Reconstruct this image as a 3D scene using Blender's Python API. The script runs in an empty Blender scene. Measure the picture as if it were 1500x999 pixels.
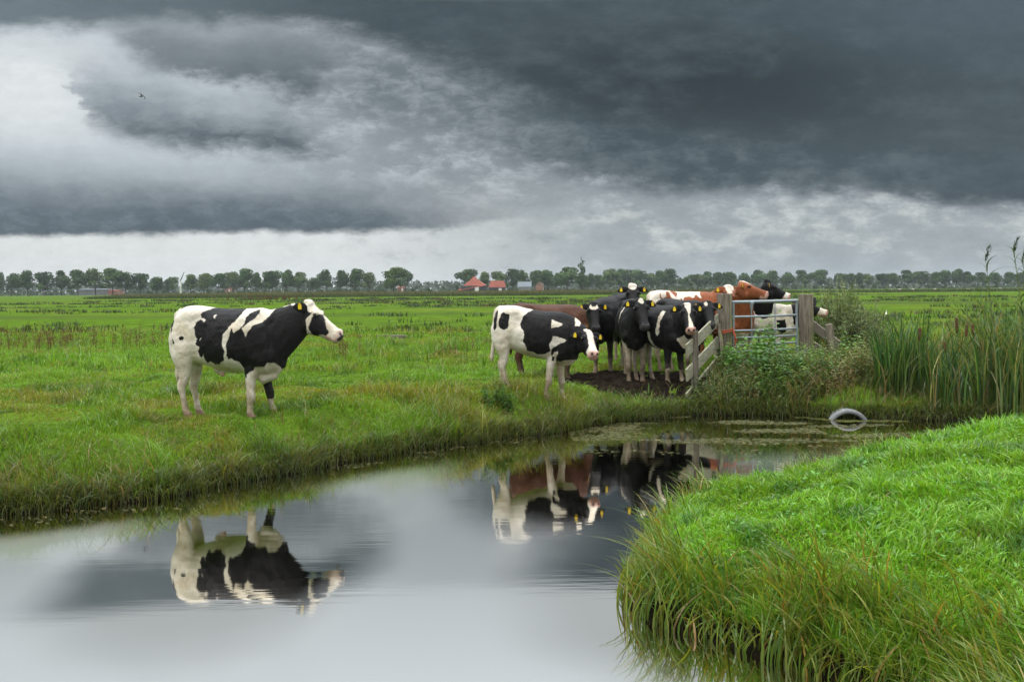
import bpy, bmesh, math, random
import numpy as np
from mathutils import Vector, Matrix, Quaternion

R = math.radians
scene = bpy.context.scene
COL = scene.collection
random.seed(7)
rng = np.random.default_rng(11)

# ------------------------------------------------------------------ camera
EYE = 2.05                      # height above the water of the ditch (water = 0)
ROLL = math.atan(0.008)
cr, sr = math.cos(ROLL), math.sin(ROLL)
cam_data = bpy.data.cameras.new('camera')
cam = bpy.data.objects.new('camera', cam_data)
COL.objects.link(cam)
scene.camera = cam
cam_data.sensor_width = 36.0
cam_data.lens = 36.0
cam_data.shift_y = -76.0 / 1500.0
cam_data.clip_start = 0.05
cam_data.clip_end = 20000
m = Matrix(((cr, sr, 0, 0), (0, 0, -1, 0), (-sr, cr, 0, EYE), (0, 0, 0, 1)))
cam.matrix_world = m


def ray(px, py):
    u = (px - 750) / 1500.0
    v = (423.5 - py) / 1500.0
    return u * cr + v * sr, v * cr - u * sr      # X/Y, (Z-EYE)/Y


def at_depth(px, py, Y):
    a, b = ray(px, py)
    return Vector((a * Y, Y, EYE + b * Y))


def at_z(px, py, z):
    a, b = ray(px, py)
    Y = (z - EYE) / b
    return Vector((a * Y, Y, z))


def x_at(px, Y, py=450):
    return ray(px, py)[0] * Y


# ------------------------------------------------------------------ object helpers
def tag(o, label=None, cat=None, group=None, kind=None):
    if label:
        o['label'] = label
    if cat:
        o['category'] = cat
    if group:
        o['group'] = group
    if kind:
        o['kind'] = kind
    return o


def link(name, mesh, mat=None, parent=None, smooth=False):
    o = bpy.data.objects.new(name, mesh)
    COL.objects.link(o)
    if mat is not None:
        mesh.materials.append(mat)
    if parent is not None:
        o.parent = parent
    if smooth:
        mesh.polygons.foreach_set('use_smooth', np.ones(len(mesh.polygons), dtype=bool))
    return o


def empty(name, loc=(0, 0, 0), rz=0.0):
    o = bpy.data.objects.new(name, None)
    COL.objects.link(o)
    o.location = loc
    o.rotation_euler = (0, 0, rz)
    o.empty_display_size = 0.2
    return o


def np_mesh(name, verts, loops, sizes):
    """verts (N,3); loops flat vertex indices; sizes = face sizes"""
    me = bpy.data.meshes.new(name)
    verts = np.asarray(verts, dtype=np.float32)
    loops = np.asarray(loops, dtype=np.int32).ravel()
    sizes = np.asarray(sizes, dtype=np.int32).ravel()
    me.vertices.add(len(verts))
    me.vertices.foreach_set('co', verts.ravel())
    me.loops.add(len(loops))
    me.loops.foreach_set('vertex_index', loops)
    me.polygons.add(len(sizes))
    starts = np.zeros(len(sizes), dtype=np.int32)
    starts[1:] = np.cumsum(sizes)[:-1]
    me.polygons.foreach_set('loop_start', starts)
    me.update(calc_edges=True)
    return me


def add_col(me, cols, name='col'):
    at = me.attributes.new(name, 'FLOAT_COLOR', 'POINT')
    c = np.ones((len(cols), 4), dtype=np.float32)
    c[:, :3] = cols
    at.data.foreach_set('color', c.ravel())


def add_float(me, vals, name):
    at = me.attributes.new(name, 'FLOAT', 'POINT')
    at.data.foreach_set('value', np.asarray(vals, dtype=np.float32))


class MB:
    """collects closed shapes for one mesh"""
    def __init__(self):
        self.v, self.f = [], []

    def add(self, vs, fs):
        n = len(self.v)
        self.v += [tuple(p) for p in vs]
        self.f += [tuple(i + n for i in f) for f in fs]

    def box(self, c, s, rot=None, bevel=0.0):
        """centre, full size, optional 3x3 rotation; chamfered vertical+horizontal edges when bevel>0"""
        hx, hy, hz = s[0] / 2, s[1] / 2, s[2] / 2
        bm = bmesh.new()
        bmesh.ops.create_cube(bm, size=1.0)
        for v in bm.verts:
            v.co = Vector((v.co.x * 2 * hx, v.co.y * 2 * hy, v.co.z * 2 * hz))
        if bevel > 0:
            bmesh.ops.bevel(bm, geom=bm.edges[:], offset=bevel, segments=2, affect='EDGES', profile=0.5)
        bm.verts.index_update()
        rot = rot or Matrix.Identity(3)
        c = Vector(c)
        self.add([rot @ v.co + c for v in bm.verts], [[v.index for v in f.verts] for f in bm.faces])
        bm.free()

    def bar(self, a, b, w, h, up=(0, 0, 1), bevel=0.0):
        a, b = Vector(a), Vector(b)
        d = (b - a)
        L = d.length
        x = d.normalized()
        upv = Vector(up)
        y = upv.cross(x).normalized()
        z = x.cross(y)
        rot = Matrix((x, y, z)).transposed()
        self.box((a + b) / 2, (L, w, h), rot, bevel)

    def tube(self, pts, rad, n=10, caps=True):
        pts = [Vector(p) for p in pts]
        rads = rad if hasattr(rad, '__len__') else [rad] * len(pts)
        rings = []
        ref = Vector((0.13, 0.31, 0.94))
        for i, p in enumerate(pts):
            t = (pts[min(i + 1, len(pts) - 1)] - pts[max(i - 1, 0)]).normalized()
            u = t.cross(ref)
            if u.length < 0.1:
                u = t.cross(Vector((1, 0, 0)))
            u.normalize()
            w = t.cross(u)
            rings.append([p + (u * math.cos(k * 2 * math.pi / n) + w * math.sin(k * 2 * math.pi / n)) * rads[i] for k in range(n)])
        vs = [p for r in rings for p in r]
        fs = []
        for i in range(len(rings) - 1):
            for k in range(n):
                k2 = (k + 1) % n
                fs.append((i * n + k, i * n + k2, (i + 1) * n + k2, (i + 1) * n + k))
        if caps:
            fs.append(tuple(reversed(range(n))))
            fs.append(tuple(range((len(rings) - 1) * n, len(rings) * n)))
        self.add(vs, fs)

    def build(self, name, mat, parent=None, smooth=False):
        me = bpy.data.meshes.new(name)
        me.from_pydata(self.v, [], self.f)
        bm = bmesh.new()
        bm.from_mesh(me)
        bmesh.ops.recalc_face_normals(bm, faces=bm.faces)
        bm.to_mesh(me)
        bm.free()
        o = link(name, me, mat, parent)
        if smooth:
            for p in me.polygons:
                p.use_smooth = True
            me.set_sharp_from_angle(angle=R(40))
        return o


# ------------------------------------------------------------------ numpy value noise
def vnoise(p, seed=0):
    """p (N,2) -> 0..1 smooth value noise"""
    p = np.asarray(p, dtype=np.float64)
    i = np.floor(p).astype(np.int64)
    f = p - i
    f = f * f * f * (f * (f * 6 - 15) + 10)

    def h(ix, iy):
        n = (ix * 374761393 + iy * 668265263 + seed * 1442695041) & 0x7fffffff
        n = ((n ^ (n >> 13)) * 1274126177) & 0x7fffffff
        n = (n ^ (n >> 16)) & 0xffff
        return n / 65535.0
    a = h(i[:, 0], i[:, 1])
    b = h(i[:, 0] + 1, i[:, 1])
    c = h(i[:, 0], i[:, 1] + 1)
    d = h(i[:, 0] + 1, i[:, 1] + 1)
    return (a * (1 - f[:, 0]) + b * f[:, 0]) * (1 - f[:, 1]) + (c * (1 - f[:, 0]) + d * f[:, 0]) * f[:, 1]


def fbm(p, oct=3, seed=0):
    p = np.asarray(p, dtype=np.float64)
    s, a, t = 0.0, 1.0, 0.0
    for k in range(oct):
        s = s + a * vnoise(p * 2 ** k + k * 17.3, seed + k)
        t += a
        a *= 0.5
    return s / t


def sstep(x, a, b):
    t = np.clip((x - a) / (b - a), 0, 1)
    return t * t * (3 - 2 * t)


def seg_dist(P, poly):
    d = np.full(len(P), 1e9)
    for a, b in zip(poly[:-1], poly[1:]):
        a = np.asarray(a, float)
        b = np.asarray(b, float)
        ab = b - a
        t = np.clip(((P - a) @ ab) / (ab @ ab + 1e-12), 0, 1)
        q = P - a - t[:, None] * ab
        d = np.minimum(d, np.sqrt((q * q).sum(1)))
    return d


def in_poly(P, poly):
    x, y = P[:, 0], P[:, 1]
    c = np.zeros(len(P), bool)
    n = len(poly)
    for i in range(n):
        x1, y1 = poly[i]
        x2, y2 = poly[(i + 1) % n]
        if y1 == y2:
            continue
        k = ((y1 > y) != (y2 > y)) & (x < (x2 - x1) * (y - y1) / (y2 - y1) + x1)
        c ^= k
    return c


def poly_sdf(P, poly):
    """positive inside"""
    d = seg_dist(P, list(poly) + [poly[0]])
    return np.where(in_poly(P, poly), d, -d)


# ------------------------------------------------------------------ node helpers
class S:
    """a socket with arithmetic"""
    def __init__(self, t, s):
        self.t, self.s = t, s

    def _m(self, op, *a, clamp=False):
        n = self.t.nodes.new('ShaderNodeMath')
        n.operation = op
        n.use_clamp = clamp
        for i, v in enumerate((self,) + a):
            if isinstance(v, S):
                self.t.links.new(v.s, n.inputs[i])
            else:
                n.inputs[i].default_value = v
        return S(self.t, n.outputs[0])

    def __add__(self, o): return self._m('ADD', o)
    def __radd__(self, o): return self._m('ADD', o)
    def __sub__(self, o): return self._m('SUBTRACT', o)
    def __rsub__(self, o): return (self * -1.0) + o
    def __mul__(self, o): return self._m('MULTIPLY', o)
    def __rmul__(self, o): return self._m('MULTIPLY', o)
    def __truediv__(self, o): return self._m('DIVIDE', o)
    def f(self, op, *a): return self._m(op, *a)
    def max(self, o): return self._m('MAXIMUM', o)
    def min(self, o): return self._m('MINIMUM', o)

    def smooth(self, a, b):
        n = self.t.nodes.new('ShaderNodeMapRange')
        n.interpolation_type = 'SMOOTHSTEP'
        inv = False
        if not isinstance(a, S) and not isinstance(b, S) and a > b:
            a, b, inv = b, a, True
        for k, v in ((0, self), (1, a), (2, b)):
            if isinstance(v, S):
                self.t.links.new(v.s, n.inputs[k])
            else:
                n.inputs[k].default_value = v
        n.inputs[3].default_value, n.inputs[4].default_value = (1, 0) if inv else (0, 1)
        return S(self.t, n.outputs[0])

    def curve(self, pts, x0, x1, y0, y1):
        """pts in real units, resampled into a float curve"""
        n = self.t.nodes.new('ShaderNodeFloatCurve')
        c = n.mapping.curves[0]
        P = [((x - x0) / (x1 - x0), (y - y0) / (y1 - y0)) for x, y in pts]
        c.points[0].location = P[0]
        c.points[1].location = P[-1]
        for p in P[1:-1]:
            c.points.new(*p)
        n.mapping.update()
        v = self._m('SUBTRACT', x0)._m('DIVIDE', (x1 - x0), clamp=True)
        self.t.links.new(v.s, n.inputs['Value'])
        return S(self.t, n.outputs[0]) * (y1 - y0) + y0


def lin(r, g, b):
    f = lambda c: (c / 255 / 12.92) if c / 255 <= 0.04045 else ((c / 255 + 0.055) / 1.055) ** 2.4
    return (f(r), f(g), f(b))


class T:
    def __init__(self, tree):
        self.t = tree

    def new(self, typ, **kw):
        n = self.t.nodes.new(typ)
        for k, v in kw.items():
            if k in n.inputs:
                i = n.inputs[k]
                if isinstance(v, S):
                    self.t.links.new(v.s, i)
                else:
                    i.default_value = v
            else:
                setattr(n, k, v)
        return n

    def out(self, n, k=0):
        return S(self.t, n.outputs[k])

    def xyz(self, x, y, z):
        n = self.t.nodes.new('ShaderNodeCombineXYZ')
        for i, v in enumerate((x, y, z)):
            if isinstance(v, S):
                self.t.links.new(v.s, n.inputs[i])
            else:
                n.inputs[i].default_value = v
        return S(self.t, n.outputs[0])

    def sep(self, v):
        n = self.t.nodes.new('ShaderNodeSeparateXYZ')
        self.t.links.new(v.s, n.inputs[0])
        return [S(self.t, n.outputs[i]) for i in range(3)]

    def noise(self, vec, scale=1.0, detail=4.0, rough=0.55, dist=0.0):
        n = self.t.nodes.new('ShaderNodeTexNoise')
        if vec is not None:
            self.t.links.new(vec.s, n.inputs['Vector'])
        n.inputs['Scale'].default_value = scale
        n.inputs['Detail'].default_value = detail
        n.inputs['Roughness'].default_value = rough
        n.inputs['Distortion'].default_value = dist
        return S(self.t, n.outputs[0])

    def mix(self, f, a, b):
        n = self.t.nodes.new('ShaderNodeMix')
        n.data_type = 'RGBA'
        n.clamp_factor = True
        for i, v in ((0, f), (6, a), (7, b)):
            if isinstance(v, S):
                self.t.links.new(v.s, n.inputs[i])
            elif i == 0:
                n.inputs[i].default_value = v
            else:
                n.inputs[i].default_value = (*v[:3], 1.0)
        return S(self.t, n.outputs[2])

    def scale(self, col, f):
        n = self.t.nodes.new('ShaderNodeVectorMath')
        n.operation = 'SCALE'
        self.t.links.new(col.s, n.inputs[0])
        if isinstance(f, S):
            self.t.links.new(f.s, n.inputs['Scale'])
        else:
            n.inputs['Scale'].default_value = f
        return S(self.t, n.outputs[0])

    def attr(self, name, fac=False):
        n = self.t.nodes.new('ShaderNodeAttribute')
        n.attribute_name = name
        return S(self.t, n.outputs['Fac' if fac else 'Color'])

    def pos(self):
        return S(self.t, self.t.nodes.new('ShaderNodeNewGeometry').outputs['Position'])

    def obj(self):
        return S(self.t, self.t.nodes.new('ShaderNodeTexCoord').outputs['Object'])

    def bump(self, h, strength=0.5, dist=0.02):
        n = self.t.nodes.new('ShaderNodeBump')
        n.inputs['Strength'].default_value = strength
        n.inputs['Distance'].default_value = dist
        self.t.links.new(h.s, n.inputs['Height'])
        return S(self.t, n.outputs[0])


def material(name, fn, rough=0.8, spec=0.3):
    mt = bpy.data.materials.new(name)
    mt.use_nodes = True
    t = mt.node_tree
    t.nodes.clear()
    g = T(t)
    out = t.nodes.new('ShaderNodeOutputMaterial')
    p = t.nodes.new('ShaderNodeBsdfPrincipled')
    p.inputs['Roughness'].default_value = rough
    p.inputs['Specular IOR Level'].default_value = spec
    sh = fn(g, p)
    if sh is None:
        sh = p.outputs[0]
    t.links.new(sh, out.inputs['Surface'])
    return mt


def setin(g, p, name, v):
    if isinstance(v, S):
        g.t.links.new(v.s, p.inputs[name])
    elif name.endswith('Color'):
        p.inputs[name].default_value = (*v[:3], 1)
    else:
        p.inputs[name].default_value = v


def plain(name, c1, c2, scale=6.0, rough=0.8, bump=0.3, spec=0.3, stretch=(1, 1, 1), metallic=0.0):
    """two-tone noisy surface in object space"""
    def fn(g, p):
        x, y, z = g.sep(g.obj())
        v = g.xyz(x * stretch[0], y * stretch[1], z * stretch[2])
        n = g.noise(v, scale, 5, 0.6)
        n2 = g.noise(v, scale * 0.17, 3, 0.6)
        setin(g, p, 'Base Color', g.mix((n * 0.6 + n2 * 0.6).smooth(0.4, 0.8), c1, c2))
        p.inputs['Metallic'].default_value = metallic
        if bump:
            setin(g, p, 'Normal', g.bump(n, bump, 0.01))
    return material(name, fn, rough, spec)


def leafmat(name, trans=0.35, rough=0.5, spec=0.35, tint=(1.25, 1.15, 0.5)):
    """per-blade colour from the mesh, a share of the light passes through"""
    def fn(g, p):
        c = g.attr('col')
        setin(g, p, 'Base Color', c)
        tr = g.t.nodes.new('ShaderNodeBsdfTranslucent')
        mul = g.t.nodes.new('ShaderNodeVectorMath')
        mul.operation = 'MULTIPLY'
        g.t.links.new(c.s, mul.inputs[0])
        mul.inputs[1].default_value = tint
        g.t.links.new(mul.outputs[0], tr.inputs['Color'])
        mx = g.t.nodes.new('ShaderNodeMixShader')
        mx.inputs[0].default_value = trans
        g.t.links.new(p.outputs[0], mx.inputs[1])
        g.t.links.new(tr.outputs[0], mx.inputs[2])
        return mx.outputs[0]
    return material(name, fn, rough, spec)


# ------------------------------------------------------------------ sky
SUN_EL, SUN_ROT = R(58), R(215)          # high, behind the camera's left shoulder
world = bpy.data.worlds.new('World')
scene.world = world
world.use_nodes = True
wt = world.node_tree
wt.nodes.clear()
g = T(wt)
wout = wt.nodes.new('ShaderNodeOutputWorld')
bg = wt.nodes.new('ShaderNodeBackground')
BGS = 0.1
bg.inputs['Strength'].default_value = BGS
wt.links.new(bg.outputs[0], wout.inputs[0])
sky = wt.nodes.new('ShaderNodeTexSky')
sky.sky_type = 'NISHITA'
sky.sun_disc = False
sky.sun_elevation = SUN_EL
sky.sun_rotation = SUN_ROT
sky.air_density = 1.0
sky.dust_density = 2.0
gen = S(wt, wt.nodes.new('ShaderNodeTexCoord').outputs['Generated'])
dx, dy, dz = g.sep(gen)
az = dx.f('ARCTAN2', dy)                                   # 0 = straight ahead, + to the east
hyp = (dx * dx + dy * dy).f('SQRT').max(0.0001)
tel = dz / hyp                                             # tangent of the elevation
U = az * (az * az * 0.36 + 1.0) * 15.0 + 7.5               # hundreds of arc units along the horizon
V = 4.235 - tel * (az * az * 0.5 + 1.0) * 15.0 - (U - 7.5) * 0.008   # the same, downwards from high in the sky
nv = g.xyz(U * 0.55, V * 1.0, 3.1)
w1 = g.noise(nv, 0.8, 3, 0.5) - 0.5
w2 = g.noise(g.xyz(U * 0.9, V * 2.0, 9.7), 1.3, 7, 0.62) - 0.5
w3 = g.noise(g.xyz(U * 0.8, V * 1.5, 21.3), 3.1, 8, 0.66) - 0.5
w4 = g.noise(g.xyz(U * 1.1 + w3 * 0.8, V * 2.0 + w2 * 0.6, 40.0), 2.2, 8, 0.68) - 0.5
Uw = U + w1 * 0.9
Vs = V + w1 * 0.45 + w2 * 0.45                               # softly warped
Vd = V + w1 * 0.15 + w2 * 0.75 + w3 * 0.55                  # puffy edges
Vf = V + w2 * 0.24 + w3 * 0.14
Vm = V + w2 * 0.40 + w3 * 0.30 + w4 * 0.14
Um = U + w1 * 0.8 + w3 * 0.8 + w2 * 1.2                             # nearly straight edges


def lay(base, mask, col):
    return g.mix(mask, base, col)


def between(vv_top, top, soft_t, vv_bot, bot, soft_b):
    """mask that is 1 between the curves top and bottom (downwards positive)"""
    a = (vv_top - top).smooth(soft_t * -1.0, soft_t)
    b = (bot - vv_bot).smooth(soft_b * -1.0, soft_b)
    return a * b


# horizon band and the light sky above it
band = g.mix(U.smooth(4.5, 9.5), lin(222, 226, 225), lin(158, 168, 172))
puff = (w2 * 1.6 + w3 * 0.8 + 0.5)
band = g.mix((puff.smooth(0.45, 0.95)) * U.smooth(5.0, 8.0) * V.smooth(4.2, 3.4), band, lin(205, 210, 208))
band = g.mix((1.0 - puff).smooth(0.55, 0.9) * 0.45 * U.smooth(3.5, 6.5), band, lin(140, 150, 155))
light = g.mix(U.smooth(2.5, 6.5), lin(196, 206, 212), lin(138, 148, 153))
light = g.mix((w2 * 1.6 + w4 * 1.4 + 0.42).smooth(0.3, 0.9) * 0.8, light, lin(196, 205, 210))
C = g.mix(V.smooth(2.4, 3.5), light, band)
# cold white gap at the left
hot = (U - 0.4).f('ABSOLUTE').smooth(1.9, 0.2) * (V - 1.35).f('ABSOLUTE').smooth(1.1, 0.2)
C = lay(C, hot * 0.8, lin(232, 236, 237))
# veil in the middle
C = lay(C, between(Vs, 0.6, 0.6, Vs, Uw.curve([(0, 1.3), (4, 1.6), (6, 1.8), (8, 2.35), (11, 2.6), (15, 2.6)], 0, 15, 0, 4), 0.45) * U.smooth(3.0, 5.6) * 0.92, g.mix((w4 * 2.0 + w2 + 0.45).smooth(0.2, 0.8), lin(108, 119, 125), lin(140, 150, 155)))
# low flat-bottomed bank at the left
lowb = between(Vs, Uw.curve([(0, 2.45), (2, 2.6), (4.5, 2.62), (6.5, 2.85), (9, 3.0), (15, 3.2)], 0, 15, 0, 4), 0.55,
               Vf, Uw.curve([(0, 3.46), (2, 3.43), (4, 3.4), (5.5, 3.38), (6.5, 3.33), (7.5, 3.2), (9, 3.1), (15, 2.9)], 0, 15, 0, 4), 0.07)
lowc = g.mix((Vs - 2.3).smooth(0.0, 1.15), lin(138, 149, 158), lin(72, 86, 96))
lowc = g.mix((w4 * 2.0 + 0.3).smooth(0.1, 0.8) * 0.40, lowc, lin(135, 147, 155))
C = lay(C, lowb * U.smooth(8.6, 5.4), lowc)
# middle cloud with the pointed end
mc = between(Vd, Uw.curve([(0, 1.1), (1.0, 1.0), (2, 1.1), (3, 1.5), (4, 1.65), (4.8, 1.95), (6, 2.2), (15, 2.2)], 0, 15, 0, 4), 0.55,
             Vm, Um.curve([(0, 0.9), (0.8, 1.0), (1.2, 1.7), (1.8, 2.0), (2.8, 2.2), (3.8, 2.22), (4.5, 2.3), (5, 2.2), (15, 2.0)], 0, 15, 0, 4), 0.20)
mcc = g.mix((Vs - 1.1).smooth(0.0, 1.05), lin(156, 167, 175), lin(80, 92, 100))
mcc = g.mix((w4 * 2.2 + 0.4).smooth(0.1, 0.9) * 0.28, mcc, lin(170, 179, 185))
C = lay(C, mc * Um.smooth(0.4, 1.5) * Um.smooth(5.1, 4.3), mcc)
uc = between(Vs, Uw.curve([(0, 0.3), (4, 0.4), (15, 0.6)], 0, 15, 0, 4), 0.35,
             Vd, Uw.curve([(0, 0.4), (1.5, 0.5), (2.0, 0.9), (3.0, 1.15), (4.0, 1.3), (4.5, 1.42), (5, 1.1), (15, 1.0)], 0, 15, 0, 4), 0.22)
C = lay(C, uc * Um.smooth(1.0, 2.4) * Um.smooth(5.4, 4.2) * 0.9, g.mix((Vs - 0.4).smooth(0, 0.9), lin(122, 132, 138), lin(86, 97, 104)))
# right-hand lower deck
d2 = between(Vs, 0.8, 0.5, Vf + w2 * 0.25, Uw.curve([(0, 1.0), (5, 1.6), (7, 2.1), (8.4, 2.5), (9.4, 2.72), (11, 2.74), (12, 2.82), (13.5, 2.95), (15, 3.02)], 0, 15, 0, 4), 0.18)
d2c = g.mix((w2 * 1.6 + w4 * 0.9 + 0.5).smooth(0.25, 0.8), lin(66, 79, 87), lin(96, 107, 113))
d2c = g.mix(U.smooth(11.5, 15.0) * V.smooth(1.2, 2.6) * 0.7, d2c, lin(58, 71, 81))
C = lay(C, d2 * U.smooth(6.0, 9.2), d2c)
# dark rain deck on top
d1 = between(Vs, -2.0, 0.5, Vs + w3 * 0.15, Uw.curve([(0, 0.42), (2, 0.42), (3.5, 0.36), (5, 0.45), (6.0, 0.75), (7, 1.15), (8, 1.45), (9.5, 1.8), (11, 2.0), (13, 2.2), (15, 2.35)], 0, 15, 0, 4), U.smooth(4.0, 8.0) * 0.20 + 0.17)
d1c = g.mix((U - 10.2).f('ABSOLUTE').smooth(4.5, 0.5) * (V - 1.3).f('ABSOLUTE').smooth(1.3, 0.1), lin(68, 80, 86), lin(44, 55, 59))
d1c = g.mix(U.smooth(6.0, 1.0), d1c, lin(112, 124, 131))
d1c = g.mix((w2 * 1.5 + w1 * 1.2 + w4 * 0.5 + 0.45).smooth(0.3, 0.9) * 0.5, d1c, lin(86, 98, 104))
d1c = g.mix(U.smooth(10.0, 14.5) * V.smooth(1.3, 0.1) * 0.6, d1c, lin(88, 101, 111))
C = lay(C, d1, d1c)
# broken texture all over
C = g.scale(C, w3 * 0.22 + w4 * 0.26 + w2 * 0.16 + 0.98)
# above the deck the overcast thins out and carries the daylight
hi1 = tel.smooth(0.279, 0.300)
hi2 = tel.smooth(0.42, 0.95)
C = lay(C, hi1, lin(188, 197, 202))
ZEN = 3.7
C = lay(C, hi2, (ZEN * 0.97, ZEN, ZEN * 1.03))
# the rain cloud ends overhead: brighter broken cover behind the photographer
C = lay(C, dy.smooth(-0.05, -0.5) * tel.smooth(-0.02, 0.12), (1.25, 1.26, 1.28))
C = lay(C, tel.smooth(0.0, -0.05), (0.10, 0.12, 0.07))
# cloud cover over the clear sky: thin remainder of blue shows through everywhere
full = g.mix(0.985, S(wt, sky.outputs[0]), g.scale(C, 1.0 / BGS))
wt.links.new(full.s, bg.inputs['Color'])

sun_d = bpy.data.lights.new('sun', 'SUN')
sun_d.energy = 1.5
sun_d.angle = R(10)
sun_d.color = (1.0, 0.96, 0.9)
sun = bpy.data.objects.new('sun', sun_d)
COL.objects.link(sun)
sdir = Vector((math.sin(SUN_ROT) * math.cos(SUN_EL), math.cos(SUN_ROT) * math.cos(SUN_EL), math.sin(SUN_EL)))
sun.rotation_euler = sdir.to_track_quat('Z', 'Y').to_euler()
sun.location = (0, 0, 60)

scene.view_settings.view_transform = 'Standard'
scene.view_settings.look = 'None'
scene.view_settings.exposure = 0.0
scene.view_settings.gamma = 1.0
scene.view_settings.use_curve_mapping = False
scene.cycles.use_denoising = True
scene.cycles.max_bounces = 8
scene.cycles.transparent_max_bounces = 8
scene.cycles.caustics_reflective = False
scene.cycles.caustics_refractive = False
# ------------------------------------------------------------------ terrain
FAR_PX = [(0, 757), (100, 747), (160, 738), (240, 729), (330, 713), (400, 699), (470, 684), (540, 671), (600, 662),
          (660, 654), (720, 646), (770, 640), (850, 629), (900, 620), (1000, 609), (1100, 609), (1180, 611), (1215, 613),
          (1275, 614), (1330, 616), (1400, 617), (1500, 618), (1620, 619)]
FAR = [(-60, -16), (-22, 0.6), (-12, 5.2), (-8, 7.3)] + [tuple(at_z(x, y, 0)[:2]) for x, y in FAR_PX]
fx, fy = FAR[-1]
FAR += [(fx + 5, fy + 0.4), (40, fy + 1.0)]
NEAR = [(40, 13.6), (14, 14.9), (9, 14.8), (6.6, 13.3), (4.6, 12.0), (3.3, 10.9), (2.45, 10.1), (1.75, 9.5), (1.3, 8.9), (1.02, 8.2),
        (.87, 7.5), (.80, 6.8), (.86, 6.3), (1.15, 5.85), (1.5, 5.45), (2.0, 4.8), (1.7, 4.0), (0, 3.4), (-4, 2.8), (-12, -0.5), (-60, -26)]
# make the shore lines uneven
def wobble(line, amp, seed):
    out = []
    for a, b in zip(line[:-1], line[1:]):
        L = math.hypot(b[0] - a[0], b[1] - a[1])
        n = max(1, min(40, int(L / 0.22)))
        for k in range(n):
            t = k / n
            x, y = a[0] + (b[0] - a[0]) * t, a[1] + (b[1] - a[1]) * t
            q = np.array([[x * 1.7, y * 1.7]])
            out.append((x + (fbm(q, 3, seed)[0] - .5) * amp, y + (fbm(q + 40, 3, seed)[0] - .5) * amp))
    out.append(line[-1])
    return out


FAR = wobble(FAR, 0.34, 3)
NEAR = wobble(NEAR, 0.22, 5)
WATER = FAR + NEAR


def ground(P, detail=True):
    """terrain height and signed shore distances for points (N,2)"""
    P = np.asarray(P, float)
    z = np.full(len(P), 0.52)
    dn_ = np.full(len(P), 50.0)
    df_ = np.full(len(P), 50.0)
    wat = np.zeros(len(P), bool)
    k = (np.abs(P[:, 0]) < 62) & (P[:, 1] > -30) & (P[:, 1] < 40)
    Q = P[k]
    if len(Q):
        df = seg_dist(Q, FAR)
        dn = seg_dist(Q, NEAR)
        ins = in_poly(Q, WATER)
        d = np.minimum(df, dn)
        near = dn < df
        zn = 0.22 * (1 - np.exp(-d / 0.12)) + (0.44 + 0.11 * sstep(Q[:, 0], 2.5, 6.0)) * sstep(d, 0, 2.3)
        zf = 0.16 * (1 - np.exp(-d / 0.10)) + 0.36 * sstep(d, 0, 1.25)
        low = 0.17 * np.exp(-((Q[:, 0] - 2.4) / 2.0) ** 2 - ((Q[:, 1] - 18.2) / 1.9) ** 2)
        low += 0.10 * sstep(Q[:, 0], 5.6, 7.5) * sstep(Q[:, 1], 20, 17)
        zf = zf - low * sstep(d, 0.0, 0.8)
        zz = np.where(near, zn, zf)
        if detail:
            amp = np.clip(d, 0, 1)
            zz = zz + amp * ((fbm(Q * 1.5, 3, 21) - .5) * 0.17 * np.where(near, .7, 1) + (fbm(Q * 0.33, 2, 22) - .5) * 0.09 * np.where(near, .6, 1))
        zz = np.where(ins, -0.55 * sstep(d, 0, 0.7) - 0.02, zz)
        z[k] = zz
        dn_[k] = dn
        df_[k] = df
        wat[k] = ins
    if detail:
        far = ~k
        z[far] += (fbm(P[far] * 0.33, 2, 22) - .5) * 0.09 + (fbm(P[far] * .04, 2, 23) - .5) * 0.16 * sstep(np.abs(P[far, 1]), 40, 80)
    return z, dn_, df_, wat


def gz(x, y):
    return float(ground(np.array([[x, y]]))[0][0])


def axis(lo, hi, step, out_lo, out_hi, growth=1.13):
    a = list(np.arange(lo, hi + 1e-6, step))
    s = step
    v = a[-1]
    while v < out_hi:
        s *= growth
        v += s
        a.append(v)
    s = step
    v = a[0]
    b = []
    while v > out_lo:
        s *= growth
        v -= s
        b.append(v)
    return np.array(b[::-1] + a)


xs = axis(-9.5, 9.5, 0.085, -2400, 2400)
ys = axis(2.0, 23.0, 0.085, -60, 2600)
gx, gy = np.meshgrid(xs, ys)
GP = np.stack([gx.ravel(), gy.ravel()], 1)
GZ = ground(GP)[0]
nx, ny = len(xs), len(ys)
ii = (np.arange(ny - 1)[:, None] * nx + np.arange(nx - 1)[None, :]).ravel()
quads = np.stack([ii, ii + 1, ii + nx + 1, ii + nx], 1)
ground_me = np_mesh('ground', np.column_stack([GP, GZ]), quads, np.full(len(quads), 4))


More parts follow.
